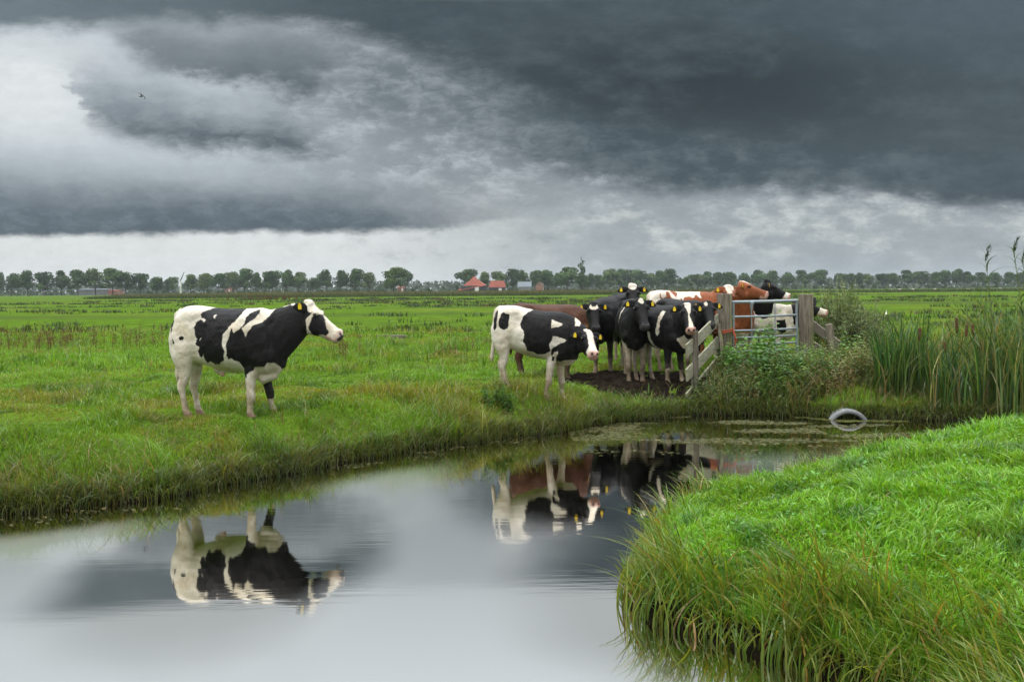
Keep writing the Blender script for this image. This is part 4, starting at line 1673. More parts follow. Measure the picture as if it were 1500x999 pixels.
b.tube([(L, -.02, topz - .58), (L + .06, -.05, topz - .63), (L + .13, -.07, topz - .70), (L + .17, -.06, topz - .74)], .010, 6)
b.build('chain', M_rope if False else plain('rusty_chain', (.10, .05, .03), (.18, .10, .06), 30, .8, .3), rt, True)

# board fence sloping from the gate post towards the water
FY0, FY1 = 17.0, 19.0
fl = [at_depth(1005.5, y, FY0) for y in (514, 550, 583)]
frr = [at_depth(1051.5, y, FY1) for y in (468, 501, 528)]
rt = empty('board_fence', (at_depth(1026, 576, 17.45).x, 17.45, gz(at_depth(1026, 576, 17.45).x, 17.45)))
tag(rt, 'grey-green board fence sloping down from the gate post to the water', 'fence')
o0 = Vector(rt.location)


def board(a, b_, h, t, name='board', parent=None, o=None, mat=None):
    bb = MB()
    bb.bar(a - o, b_ - o, t, h, (0, 0, 1), .006)
    return bb.build(name, mat or M_board, parent)


for k, (a, c) in enumerate(zip(fl, frr)):
    board(a, c, .215 if k < 2 else .16, .034, 'board', rt, o0)
# the carrying post stands before the boards
t = (17.45 - FY0) / (FY1 - FY0)
pc = fl[1].lerp(frr[1], t)
off = Vector((-.0, -.075, 0))
b = MB()
top = at_depth(1025.5, 484, 17.4).z
bz = gz(pc.x, 17.4)
b.box((pc.x + off.x - o0.x, pc.y + off.y - o0.y, (top + bz) / 2 - o0.z - .12), (.105, .085, top - bz + .24), Matrix.Rotation(R(15), 3, 'Z'), .012)
b.build('post', M_post, rt)

# loose stake leaning on the post
a, c = at_depth(1064, 546, 18.55), at_depth(1052.5, 474, 18.85)
a.z = min(a.z, gz(a.x, a.y)) - .15
b = MB()
b.bar(a, c, .07, .06, (0, 1, 0.2), .01)
st = b.build('stake', M_post)
st_c = a.copy()
me = st.data
me.transform(Matrix.Translation(-st_c))
st.location = st_c
tag(st, 'thin loose stake leaning against the thick gate post', 'stake')

# the other wing, half sunk in weeds
rt = empty('board_fence', (at_depth(1220, 500, 19.3).x, 19.3, gz(at_depth(1220, 500, 19.3).x, 19.3)))
tag(rt, 'short grey board fence sinking into weeds beside the willow shrub', 'fence')
o0 = Vector(rt.location)
board(at_depth(1188, 474, 19.8), at_depth(1231, 507, 19.0), .17, .034, 'board', rt, o0, M_wood)
board(at_depth(1188, 504, 19.8), at_depth(1231, 533, 19.0), .17, .034, 'board', rt, o0, M_wood)
b = MB()
pc = at_depth(1219, 474, 19.0)
bz = gz(pc.x, pc.y)
b.box((pc.x - o0.x, pc.y - .07 - o0.y, (pc.z + bz) / 2 - o0.z - .1), (.12, .09, pc.z - bz + .2), Matrix.Rotation(R(-10), 3, 'Y') , .012)
b.build('post', M_post, rt)

# ------------------------------------------------------------------ culvert
cu = at_z(1234.5, 612, 0)
M_conc = plain('culvert_concrete', (0.15, 0.158, 0.165), (0.27, 0.28, 0.29), 7.0, 0.8, 0.3, 0.2)
bm = bmesh.new()
N = 40
ro, ri, Lc = .325, .258, 2.2
prof = [(ro, 0.02), (ro - .02, 0.0), (ri + .015, 0.0), (ri, 0.015), (ri, Lc), (ro, Lc)]
vs = [[bm.verts.new((r_ * math.cos(k * 2 * math.pi / N), y_, r_ * math.sin(k * 2 * math.pi / N))) for k in range(N)] for r_, y_ in prof]
for i in range(len(prof)):
    for k in range(N):
        k2 = (k + 1) % N
        j = (i + 1) % len(prof)
        bm.faces.new((vs[i][k], vs[i][k2], vs[j][k2], vs[j][k]))
bmesh.ops.recalc_face_normals(bm, faces=bm.faces)
me = bpy.data.meshes.new('culvert_pipe')
bm.to_mesh(me)
bm.free()
cp = link('culvert_pipe', me, M_conc, None, True)
me.set_sharp_from_angle(angle=R(50))
cp.location = (cu.x, cu.y - .30, -.16)
cp.rotation_euler = (0, 0, R(-8))
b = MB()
b.tube([(0, .05, 0), (0, .15, 0), (0, .24, 0)], [ri + .004, ri + .004, ri + .004], 32, False)  # dark tube and end disc stand in for the shade inside the pipe
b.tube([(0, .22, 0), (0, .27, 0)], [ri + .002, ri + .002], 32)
b.build('bore_shade', plain('painted_bore_shade', (.004, .005, .003), (.010, .012, .007), 8, .9, .3, .05), cp, True)
tag(cp, 'grey concrete culvert pipe half drowned at the foot of the dam', 'pipe')

# ------------------------------------------------------------------ far trees
def crown_mesh(name, seed, w, h, kind='round', n=2100, leaf=.72):
    r = np.random.default_rng(seed)
    lob = []
    if kind == 'round':
        m_ = 15
        for k in range(m_):
            a = r.uniform(0, 2 * np.pi)
            rad = w * .5 * r.uniform(.2, .78)
            zz = r.uniform(.14, .84)
            rad *= math.sqrt(max(.06, 1 - ((zz - .40) / .62) ** 2))
            lob.append((rad * math.cos(a), rad * math.sin(a), h * zz, w * r.uniform(.17, .27)))
        lob.append((0, 0, h * .6, w * .27))
        lob.append((0, 0, h * .86, w * .15))
    else:
        for k in range(16):
            zz = (k + .5) / 16
            rr = w * .5 * (math.sin(min(1, zz * 1.05) * math.pi) ** .55) * .62
            lob.append((r.uniform(-.22, .22) * w, r.uniform(-.22, .22) * w, h * zz, max(.35, rr)))
    lob = np.array(lob)
    per = (lob[:, 3] ** 2)
    idx = r.choice(len(lob), n, p=per / per.sum())
    d = r.normal(size=(n, 3))
    d /= np.linalg.norm(d, axis=1, keepdims=True)
    q = lob[idx, :3] + d * (lob[idx, 3] * r.uniform(.55, 1.08, n) ** .6)[:, None] * np.array([1, 1, .85])
    nrm = d + r.normal(0, .5, (n, 3))
    D = np.cross(nrm, r.normal(size=(n, 3)))
    V = Veg()
    lobcol = r.uniform(.6, 1.45, len(lob))
    col = np.array((.048, .092, .024))[None] * (lobcol[idx] * r.uniform(.75, 1.3, n))[:, None]
    sz = r.uniform(.6, 1.5, n) * leaf
    V.leaves(q - D / np.linalg.norm(D, axis=1, keepdims=True) * (sz / 2)[:, None], D, nrm, sz, sz * r.uniform(.55, .95, n), col)
    me = np_mesh(name, np.concatenate(V.V), np.concatenate(V.L), np.concatenate(V.S))
    add_col(me, np.concatenate(V.C))
    me.materials.append(M_crown)
    return me


def crown_fn(g, p):
    c = g.attr('col')
    oi = g.t.nodes.new('ShaderNodeObjectInfo')
    k = S(g.t, oi.outputs['Random'])
    c = g.mix(k.smooth(0.55, 1.0) * 0.35, c, (0.085, 0.095, 0.024))
    c = g.scale(c, k * 0.5 + 0.75)
    setin(g, p, 'Base Color', c)


M_crown = material('tree_leaves', crown_fn, 0.75, 0.1)
M_bark = plain('bark', (0.035, 0.028, 0.022), (0.075, 0.062, 0.05), 3.0, 0.95, 0.4, 0.1, (1, 1, .3))


def trunk_mesh(name, seed, h, hc, w):
    """tapered trunk with limbs that reach into the crown"""
    r = np.random.default_rng(seed)
    b = MB()
    b.tube([(0, 0, -.3), (.03, 0, .3), (r.uniform(-.1, .1), r.uniform(-.1, .1), hc), (r.uniform(-.2, .2), 0, hc + (h - hc) * .5), (0, 0, h * .85)], [.34, .25, .19, .12, .04], 8)
    for k in range(6):
        a = k * 1.05 + r.uniform(-.3, .3)
        z0 = hc * r.uniform(.85, 1.25)
        b.tube([(0, 0, z0), (w * .18 * math.cos(a), w * .18 * math.sin(a), z0 + (h - hc) * .18), (w * .34 * math.cos(a), w * .34 * math.sin(a), z0 + (h - hc) * r.uniform(.3, .5))], [.10, .07, .03], 6)
    me = bpy.data.meshes.new(name)
    me.from_pydata(b.v, [], b.f)
    me.materials.append(M_bark)
    return me


UH, UC = 12.0, 3.0            # unit tree: 12 m, crown from 3 m up
TREES = []
for k in range(6):
    w = 9.0
    TREES.append((crown_mesh('crown', 200 + k, w, UH - UC, 'round'), trunk_mesh('trunk', 300 + k, UH, UC, w)))
POP = (crown_mesh('crown', 231, 4.6, 15.5, 'column', 1500, .5), trunk_mesh('trunk', 331, 16.0, 1.2, 2.5))


def far_tree(px, top, wpx, Y, label, group=None, kind=None, name='tree', foot=None):
    hz = 423.5 - .008 * (px - 750)
    base_z = gz(x_at(px, Y, 425), Y)
    height = EYE + (hz - top) * Y / 1500 - base_z
    width = wpx * Y / 1500
    x = x_at(px, Y, 425)
    root = empty(name, (x, Y, base_z), random.uniform(0, 6.28))
    tag(root, label, 'tree', group)
    cm, tm = POP if kind == 'poplar' else TREES[random.randrange(6)]
    uh, uw = (16.7, 4.6) if kind == 'poplar' else (UH, 8.6)
    c = bpy.data.objects.new('crown', cm)
    tk = bpy.data.objects.new('trunk', tm)
    for o_ in (c, tk):
        COL.objects.link(o_)
        o_.parent = root
    c.location = (0, 0, UC if kind != 'poplar' else 1.2)
    k = random.uniform(1.02, 1.26)
    root.scale = (width / uw * k, width / uw * k, height / uh * random.uniform(.95, 1.03))
    return root


LEFT_L = 'round-crowned tree in the long even row along the horizon left of the big lone tree'
RIGHT_L = 'small round-crowned tree in the distant row on the right behind the herd'
FARM_L = 'rounded green tree beside the red-roofed farm on the horizon'
left_row = [(1, 400, 13), (17, 399, 20), (41, 397, 26), (66, 397, 24), (90, 396.5, 24), (114, 395.5, 25), (140, 393, 29), (165, 393, 30), (184, 397, 22), (205, 399, 24), (230.5, 405, 19), (250.5, 404.5, 20),
            (279, 402, 20), (298.5, 400.5, 24), (320, 400.5, 22), (341.5, 398.5, 24), (358.5, 394, 26), (376, 398.5, 17), (394.5, 397, 21)]
mid_row = [(399, 395, 25), (420, 395, 19), (438, 397, 28), (459, 405, 14), (479, 395, 23), (499, 396, 20), (521, 393.5, 22), (541, 398.5, 20)]
for p_ in left_row + mid_row:
    if abs(p_[0] - 230.5) < 1:
        far_tree(*p_, 500 + random.uniform(-6, 6), 'small brownish tree, thinner than its neighbours in the long left row')
        continue
    far_tree(*p_, 500 + random.uniform(-6, 6), LEFT_L, 'left row of trees along the horizon')
far_tree(577, 390, 36, 430, 'big broad lone tree at the right end of the long left row', None)
far_tree(594, 395, 17, 520, 'narrow tree tucked behind the big broad lone tree', None)
for p_ in [(687, 394.5, 28), (712, 398, 17), (732, 396, 24), (751, 394.5, 18), (766, 396, 22), (784, 397, 24), (803, 395, 22), (815, 399, 16)]:
    far_tree(*p_, 520 + random.uniform(-10, 10), FARM_L, 'trees round the farm')
far_tree(831, 391.5, 36, 500, 'broad dark tree left of the tall slim poplar', None)
far_tree(852, 375.5, 12.5, 505, 'tall slim dark poplar rising above all other trees', None, 'poplar', 'poplar_tree')
far_tree(853, 403, 18, 480, 'pale green bushy tree at the foot of the tall poplar', None)
for px, top, wd in [(866, 400, 14), (877, 401, 20), (896, 393.5, 27), (910, 394, 20), (923, 394, 26), (939, 397, 20), (955, 398, 20), (968, 397, 20), (983, 393.5, 27), (1004, 405, 17), (1021, 401, 20), (1035, 396, 22),
                    (1050, 398, 20), (1067, 398, 21), (1088, 398.5, 20), (1110, 395, 25), (1133, 396, 23), (1152, 398.5, 18), (1177, 395, 23), (1202, 395, 25), (1230, 400, 20), (1245, 400, 13), (1258, 398.5, 14),
                    (1272, 399, 18), (1293, 399.5, 18), (1308, 399, 19), (1330, 393.5, 23), (1350, 396, 21), (1370, 397.5, 16), (1385, 395, 18), (1402, 394.5, 19), (1418, 396, 18), (1440, 397, 22), (1458, 398.5, 15), (1477, 397, 18), (1494, 398, 17)]:
    far_tree(px, top + .5, wd, 600 + random.uniform(-8, 8), RIGHT_L, 'right row of trees along the horizon')

# hazy belts of woodland far behind
def wood_belt(name, Y, x0, x1, h0, h1, seed, label):
    r = np.random.default_rng(seed)
    n = int((x1 - x0) * 7.5)
    x = r.uniform(x0, x1, n)
    y = Y + r.uniform(0, 60, n)
    top = h0 + (h1 - h0) * fbm(np.column_stack([x * .016, x * 0 + seed]), 4, seed)
    z = top * r.uniform(.02, 1, n) ** .8
    q = np.column_stack([x, y, z])
    nr = r.normal(size=(n, 3)) + np.array([0, -.8, .5])
    D = np.cross(nr, r.normal(size=(n, 3)))
    s = r.uniform(1.6, 3.6, n) * (1.5 if Y > 700 else 1.0)
    V = Veg()
    V.leaves(q, D, nr, s, s * .8, np.array((.030, .052, .022))[None] * r.uniform(.7, 1.3, (n, 1)))
    tag(V.build(name, M_leaf), label, 'woodland', kind='stuff')


wood_belt('distant_wood', 900, -560, 580, 6.0, 12.5, 3, 'low blue-grey belt of woodland far behind the tree rows')
# bushes and undergrowth at the feet of the rows
wood_belt('roadside_scrub', 545, -310, 330, 0.6, 2.6, 9, 'low dark scrub along the foot of the tree rows')

# ------------------------------------------------------------------ reed strip that borders the far meadow
V = Veg()
r = np.random.default_rng(31)
for (Y, x0, x1, h, n, col) in ((262, -100, 60, 1.35, 26000, (.105, .105, .040)), (240, -98, 40, .8, 15000, (.050, .078, .022)), (250, 55, 140, .9, 9000, (.06, .085, .03))):
    P = np.column_stack([r.uniform(x0, x1, n), Y + r.uniform(-7, 7, n)])
    z = ground(P)[0]
    hh = h * r.uniform(.55, 1.05, n) * (.75 + .5 * fbm(P * .06, 2, 5))
    V.blades(P, z, hh, r.uniform(.10, .22, n), hh * r.uniform(.1, .35, n), vary(np.array(col), n, r, .25, .15), segs=2, seed=32)
tag(V.build('reed_strip', M_grass), 'tawny strip of tall reed across the far end of the meadow', 'reeds', kind='stuff')

# dark rush tussocks and sedge drifts in the middle distance
V = Veg()
r = np.random.default_rng(33)
P0 = np.column_stack([r.uniform(-70, 70, 5200), r.uniform(26, 190, 5200)])
dens = sstep(fbm(P0 * np.array([.035, .13]), 3, 82), .47, .60)
ok = (np.abs(P0[:, 0]) < .56 * P0[:, 1] + 1) & (r.random(len(P0)) < dens * .9 * (26 / P0[:, 1]) ** .35)
P0 = P0[ok]
for (k, cnt) in ((P0, 26),):
    c0 = np.repeat(k, cnt, 0)
    n = len(c0)
    sp = np.repeat(r.uniform(.10, .38, len(k)), cnt) * (1 + c0[:, 1] / 90)
    P = c0 + r.normal(0, 1, (n, 2)) * sp[:, None]
    z = ground(P)[0]
    hh = r.uniform(.12, .36, n) * np.repeat(r.uniform(.6, 1.3, len(k)), cnt)
    col = np.repeat(np.where((r.random(len(k)) < .22)[:, None], np.array((.085, .070, .030)), np.array((.034, .062, .016))), cnt, 0)
    V.blades(P, z, hh, r.uniform(.6, 1.3, n) * .0009 * (c0[:, 1] + 8), hh * r.uniform(.2, .8, n), vary(col, n, r, .25, .15), segs=2, seed=34)
tag(V.build('rush_tussocks', M_grass), 'drifts of dark rush and sedge tussocks across the middle of the meadow', 'rushes', kind='stuff')

# rust-brown dock stalks
V = Veg()
r = np.random.default_rng(35)
for (cx, cyy, n_, sx, sy_) in ((at_z(170, 508, .52).x, 28.0, 60, 2.6, 1.0), (at_z(25, 515, .52).x, 27.0, 26, 1.4, .8), (at_z(95, 508, .52).x, 29.0, 22, 1.2, .8), (at_z(670, 530, .52).x, 22.5, 8, .5, .4), (at_z(505, 520, .52).x, 23.5, 12, .6, .6), (at_z(460, 437, .52).x, 170, 60, 7, 6)):
    P = np.column_stack([r.normal(cx, sx * .5, n_), r.normal(cyy, sy_ * .5, n_)])
    z = ground(P)[0]
    for (x, y), zz in zip(P, z):
        h = r.uniform(.3, .75) * (1 if cyy < 60 else 1.2)
        th = .012 * (1 if cyy < 60 else 7)
        q = np.column_stack([np.full(40, x), np.full(40, y)])
        t = r.uniform(.2, 1, 40)
        lx, ly = r.normal(0, .12, 2)
        pp = np.column_stack([x + lx * t + r.normal(0, .035, 40), y + ly * t + r.normal(0, .035, 40), zz + h * t])
        D = r.normal(size=(40, 3)) + np.array([0, 0, 1.5])
        V.leaves(pp, D, r.normal(size=(40, 3)), r.uniform(.02, .05, 40) * (1 if cyy < 60 else 4), r.uniform(.010, .02, 40) * (1 if cyy < 60 else 4), vary(RUST, 40, r, .3, .15))
        V.blades(np.array([[x, y]]), np.array([zz]), np.array([h]), np.array([th]), np.array([abs(lx) + .02]), vary(RUST * .8, 1, r), segs=2, dirs=np.array([math.atan2(ly, lx)]))
tag(V.build('dock_stalks', M_leaf), 'rust-brown seeded dock stalks standing in the pasture grass', 'weeds', kind='stuff')

# ------------------------------------------------------------------ far buildings
M_roof = plain('red_tile_roof', (0.19, 0.048, 0.030), (0.28, 0.080, 0.050), .8, 0.8, 0.2)
M_dkwall = plain('tarred_boarding', (0.018, 0.022, 0.026), (0.035, 0.04, 0.045), 1.5, 0.8, 0.2)
M_brickw = plain('brick_wall', (0.22, 0.11, 0.08), (0.30, 0.16, 0.12), 1.5, 0.85, 0.2)
M_pale = plain('pale_sheet_wall', (0.11, 0.115, 0.12), (0.17, 0.175, 0.18), .8, 0.6, 0.1)
M_blue = plain('glasshouse_roof', (0.13, 0.16, 0.19), (0.19, 0.22, 0.25), .6, 0.4, 0.1)
M_white = plain('white_paint', (0.72, 0.72, 0.70), (0.62, 0.62, 0.60), 2.0, 0.6, 0.1)
M_glass = plain('dark_window', (0.02, 0.025, 0.03), (0.04, 0.045, 0.05), 2.0, 0.15, 0.0, 0.6)


def bfaces(name, mat, parent, vs, fs):
    b = MB()
    b.add(vs, fs)
    return b.build(name, mat, parent)


def hip_barn(x, Y, zb, w, d, he, hr, inset, label, cat, wall, roof, name, eave_l=None, rz=0.0, gable=False, door=True):
    root = empty(name, (x, Y, zb), rz)
    tag(root, label, cat)
    hw, hd = w / 2, d / 2
    bw = MB()
    bw.box((0, 0, he / 2), (w * .94, d * .94, he))
    bw.build('wall', wall, root)
    el = he if eave_l is None else eave_l
    ins = .01 if gable else inset
    vs = [(-hw * (1.25 if eave_l is not None else 1), -hd, el), (hw, -hd, he + .02), (hw, hd, he + .02), (-hw * (1.25 if eave_l is not None else 1), hd, el), (-hw + ins, 0, hr), (hw - ins, 0, hr)]
    bfaces('roof', roof, root, vs, [(0, 1, 5, 4), (2, 3, 4, 5), (1, 2, 5), (3, 0, 4), (0, 3, 2, 1)])
    if door:
        b = MB()
        b.box((w * .18, -d * .47 - .03, he * .42), (w * .16, .06, he * .8))
        b.build('door', M_white if wall is not M_pale else M_dkwall, root)
        for k in (-.3, -.1):
            b = MB()
            b.box((w * k, -d * .47 - .03, he * .6), (w * .09, .06, he * .3))
            b.build('window', M_glass, root)
    return root


g0 = .5
Yb = 470
s = Yb / 1500
hip_barn(x_at(694, Yb, 420), Yb, g0, 36 * s, 30 * s, 3.2, EYE + (423.9 - 404.8) * s - g0, 19 * s, 'big dark farmhouse with a steep red hipped roof on the horizon', 'farmhouse', M_dkwall, M_roof, 'farmhouse', .8, R(-6))
hip_barn(x_at(728, Yb, 420), Yb + 12, g0, 26 * s, 14 * s, 2.4, EYE + (423.6 - 411) * s - g0, 1.0, 'long low dark barn with a red roof right of the farmhouse', 'barn', M_dkwall, M_roof, 'barn', None, R(-3))
hip_barn(x_at(793, Yb, 420), Yb + 30, g0, 11 * s, 12 * s, 3.2, EYE + (423 - 412.0) * s - g0, .5, 'small brick house with a brown gable between the farm trees', 'house', M_brickw, plain('brown_roof', (.14, .08, .06), (.20, .12, .09), .8, .8, .2), 'house', None, R(80), True)
hip_barn(x_at(770, Yb, 420), Yb + 40, g0, 22 * s, 12 * s, 2.6, EYE + (423 - 411.5) * s - g0, .5, 'pale grey-roofed shed among the trees right of the farm', 'shed', M_pale, M_blue, 'shed', None, 0, True, False)
Yc = 540
s = Yc / 1500
hip_barn(x_at(141, Yc, 430), Yc, g0, 44 * s, 14, 3.0, EYE + (428.5 - 423.5) * s - g0, .5, 'long low blue-grey glasshouse behind the left tree row', 'greenhouse', M_pale, M_blue, 'greenhouse', None, 0, True, False)
hip_barn(x_at(176, Yc, 430), Yc - 6, g0, 15 * s, 9, 2.4, EYE + (428.4 - 425) * s - g0, .5, 'small red-roofed shed at the right end of the glasshouse', 'shed', M_brickw, M_roof, 'shed', None, 0, True, False)
hip_barn(x_at(6, Yc, 430), Yc - 20, g0, 14 * s, 9, 2.2, EYE + (429.5 - 428) * s - g0, .5, 'white low shed at the far left edge of the horizon', 'shed', M_white, M_pale, 'shed', None, 0, True, False)
hip_barn(x_at(318, Yc, 430), Yc + 25, g0, 10 * s, 9, 3.0, EYE + (427 - 422) * s - g0, .5, 'small brick house glimpsed between trunks left of the bull', 'house', M_brickw, M_roof, 'house', None, 0, True)
hip_barn(x_at(584, Yc, 430), Yc + 15, g0, 11 * s, 9, 3.0, EYE + (425 - 419) * s - g0, .5, 'small brick house behind the big broad lone tree', 'house', M_brickw, M_roof, 'house', None, 0, True)

# thin leaning mast left of the bull
a = at_depth(264.5, 416, 520)
c = at_depth(270, 398.5, 520)
rt = empty('mast', (a.x, a.y, gz(a.x, a.y)))
tag(rt, 'thin dark mast leaning among the trees of the left row', 'mast')
b = MB()
b.tube([(0, 0, -.2), (0, 0, a.z - rt.location.z + 1.5)], [.45, .35], 8)
b.build('pedestal', M_white, rt, True)
b = MB()
b.tube([(-.3, 0, a.z - rt.location.z + 1.2), (c.x - a.x, 0, c.z - rt.location.z)], [.34, .16], 6)
b.build('arm', M_dkwall, rt, True)

# ------------------------------------------------------------------ birds, sheep, plank
def small_animal(name, label, cat, loc, L, h, col, yaw, neck=True, group=None):
    K = Skin()
    K.chain([(-.5 * L, 0, h * .66), (-.42 * L, 0, h * .7), (0, 0, h * .7), (.35 * L, 0, h * .72), (.45 * L, 0, h * .78)], [.14 * L, .24 * L, .28 * L, .24 * L, .12 * L], [.14 * L, .22 * L, .26 * L, .2 * L, .1 * L], u=(0, 0, 1), n=10)
    K.chain([(.38 * L, 0, h * .78), (.52 * L, 0, h * .92), (.66 * L, 0, h * .88), (.74 * L, 0, h * .82)], [.12 * L, .11 * L, .09 * L, .05 * L], [.09 * L, .09 * L, .07 * L, .05 * L], u=(0, 0, 1), n=8)
    for x in (-.33, .3):
        for y in (-.12, .12):
            K.chain([(x * L, y * L, h * .6), (x * L, y * L, h * .3), (x * L, y * L, -.02)], [.07 * L, .05 * L, .045 * L], [.07 * L, .05 * L, .045 * L], n=6)
    me = bpy.data.meshes.new(name)
    me.from_pydata(np.concatenate(K.v).tolist(), [], K.f)
    o = link(name, me, col, None, True)
    o.location = loc
    o.rotation_euler = (0, 0, yaw)
    return tag(o, label, cat, group)


M_wool = plain('wool', (0.5, 0.47, 0.41), (0.6, 0.57, 0.5), 4.0, 0.9, 0.2)
for px, Y, yw in ((1306, 280, .3), (1337, 300, 2.6), (1369, 310, .1), (1419, 290, 3.0), (1318, 305, 2.9), (1465, 320, .2)):
    x = x_at(px, Y, 421)
    small_animal('sheep', 'tiny pale sheep far out on the right-hand meadow', 'sheep', (x, Y, gz(x, Y)), .85, .62, M_wool, yw, group='sheep on the far meadow')
# egret
e = at_z(1298, 468, .5)
K = Skin()
K.chain([(-.22, 0, .42), (-.1, 0, .47), (.08, 0, .53), (.15, 0, .62), (.13, 0, .72), (.17, 0, .80), (.22, 0, .805), (.32, 0, .79)], [.03, .075, .08, .045, .03, .03, .028, .006], [.03, .07, .075, .04, .028, .028, .025, .005], u=(0, 0, 1), n=10)
for y in (-.03, .03):
    K.chain([(0, y, .46), (.01, y, .22), (0, y, -.03)], [.02, .012, .012], [.02, .012, .012], n=6)
me = bpy.data.meshes.new('egret')
me.from_pydata(np.concatenate(K.v).tolist(), [], K.f)
o = link('egret', me, M_white, None, True)
o.location = (e.x, e.y, gz(e.x, e.y))
o.scale = (.5, .5, .5)
o.rotation_euler = (0, 0, R(60))
tag(o, 'slim white bird standing in the grass right of the willow shrub', 'bird')
# a bird high in the clouds
bp = at_depth(207.5, 141.5, 70)
K = Skin()
K.chain([(-.22, 0, 0), (-.1, 0, .0), (.05, 0, .01), (.16, 0, .02), (.22, 0, .01)], [.01, .045, .055, .035, .006], [.03, .045, .055, .035, .006], u=(0, 0, 1), n=8)
for s_ in (-1, 1):
    K.chain([(.03, s_ * .02, .02), (.05, s_ * .16, .09), (.0, s_ * .30, .07), (-.08, s_ * .40, .02)], [.075, .065, .045, .008], [.012, .01, .008, .004], u=(1, 0, 0), n=8)
me = bpy.data.meshes.new('bird')
me.from_pydata(np.concatenate(K.v).tolist(), [], K.f)
o = link('bird', me, M_dark, None, True)
o.location = bp
o.rotation_euler = (R(38), R(-15), R(60))
tag(o, 'single dark bird flying in front of the grey clouds', 'bird')
# plank
pk = at_z(574, 498, .52)
b = MB()
b.box((0, 0, .05), (.92, .12, .16), Matrix.Rotation(R(1.5), 3, 'Y'), .015)
o = b.build('plank', M_wood)
o.location = (pk.x, pk.y, gz(pk.x, pk.y) + .02)
tag(o, 'weathered grey plank lying in the grass between bull and herd', 'plank')

# ------------------------------------------------------------------ moist air over the whole meadow
b = MB()
b.box((0, 1270, 15.5), (4830, 2700, 36), None, 0)
M_haze = bpy.data.materials.new('haze')
M_haze.use_nodes = True
ht = M_haze.node_tree
ht.nodes.clear()
ho = ht.nodes.new('ShaderNodeOutputMaterial')
hv = ht.nodes.new('ShaderNodeVolumePrincipled')
hv.inputs['Color'].default_value = (0.80, 0.88, 0.95, 1)
hv.inputs['Density'].default_value = 0.00015
hv.inputs['Anisotropy'].default_value = 0.2
ht.links.new(hv.outputs[0], ho.inputs['Volume'])
tag(b.build('haze', M_haze), kind='stuff')
# ------------------------------------------------------------------ weeds and bushes round the dam
def stem_plant(V, r, base, h, n_leaf, leaf, col, lean=.18, pair=True, wide=.62, droop=.35, stemcol=(.05, .075, .02)):
    """upright stem with opposite drooping leaves (nettle, bramble shoot)"""
    a = r.uniform(0, 6.28)
    lx, ly = math.cos(a) * lean * h * r.random(), math.sin(a) * lean * h * r.random()
    t = np.linspace(.12, 1, n_leaf)
    P = np.column_stack([base[0] + lx * t ** 1.5, base[1] + ly * t ** 1.5, base[2] + h * t])
    ang = a + np.arange(n_leaf) * 1.57 + r.normal(0, .35, n_leaf)
    for s in ((0, math.pi) if pair else (0,)):
        dr = droop + r.normal(0, .25, n_leaf)
        D = np.column_stack([np.cos(ang + s), np.sin(ang + s), .35 - dr])
        N = np.column_stack([r.normal(0, .3, n_leaf), r.normal(0, .3, n_leaf), np.ones(n_leaf)])
        sz = leaf * (1.15 - .55 * t) * r.uniform(.7, 1.25, n_leaf)
        V.leaves(P, D, N, sz, sz * wide, vary(np.asarray(col) * 1.55, n_leaf, r, .25, .15))
    V.blades(np.array([[base[0], base[1]]]), np.array([base[2]]), np.array([h]), np.array([.010]), np.array([math.hypot(lx, ly) + .005]), np.array([stemcol]), segs=2, dirs=np.array([math.atan2(ly, lx)]))


def rel_build(V, name, mat, origin):
    o = V.build(name, mat)
    o.data.transform(Matrix.Translation(-Vector(origin)))
    o.location = origin
    return o


def stems_in(r, cx, cy, rx, ry, n):
    a = r.uniform(0, 2 * np.pi, n)
    q = np.sqrt(r.random(n))
    return np.column_stack([cx + rx * q * np.cos(a), cy + ry * q * np.sin(a)])


def clump(name, label, cat, cx, cy, rx, ry, n, h0, h1, leaf, cols, nl=9, seed=0, **kw):
    r = np.random.default_rng(seed)
    V = Veg()
    P = stems_in(r, cx, cy, rx, ry, n)
    z, dn, df, wat = ground(P)
    for (x, y), zz, w in zip(P, z, wat):
        if w:
            continue
        q = math.hypot((x - cx) / rx, (y - cy) / ry)
        h = r.uniform(h0, h1) * (1.1 - .45 * q * q)
        c = cols[r.integers(len(cols))]
        stem_plant(V, r, (x, y, zz), h, nl, leaf, c, **kw)
    o = rel_build(V, name, M_leaf, (cx, cy, gz(cx, cy)))
    return tag(o, label, cat)


# x position helper at depth
X = lambda px, Y: x_at(px, Y, 520)
clump('nettle_clump', 'bright green nettle clump before the gate at the twine-bound post', 'nettles', X(1092, 18.6), 18.6, .42, .36, 42, .45, .80, .13, [(.075, .165, .02), (.055, .135, .018), (.09, .17, .02)], seed=1)
clump('nettle_clump', 'tall nettle clump reaching up in front of the gate rails', 'nettles', X(1131, 18.75), 18.75, .26, .26, 26, .75, 1.08, .125, [(.065, .155, .02), (.05, .125, .018)], 11, seed=2)
clump('nettle_clump', 'low leafy nettles below the post with the black box', 'nettles', X(1185, 18.7), 18.7, .55, .4, 46, .3, .55, .11, [(.07, .15, .02), (.09, .16, .025)], seed=3)
clump('bramble_bush', 'dark leafy bramble bush on the dam slope beside the leaning stake', 'bush', X(1118, 17.9), 17.9, .80, .55, 110, .38, .72, .115, [(.040, .105, .016), (.030, .085, .014), (.055, .125, .02)], 9, seed=4, lean=.5)
clump('bramble_bush', 'dense green bramble bush low above the water left of the culvert', 'bush', X(1165, 17.25), 17.25, .75, .45, 100, .25, .52, .10, [(.045, .11, .016), (.06, .125, .02), (.03, .08, .014)], 8, seed=5, lean=.5)
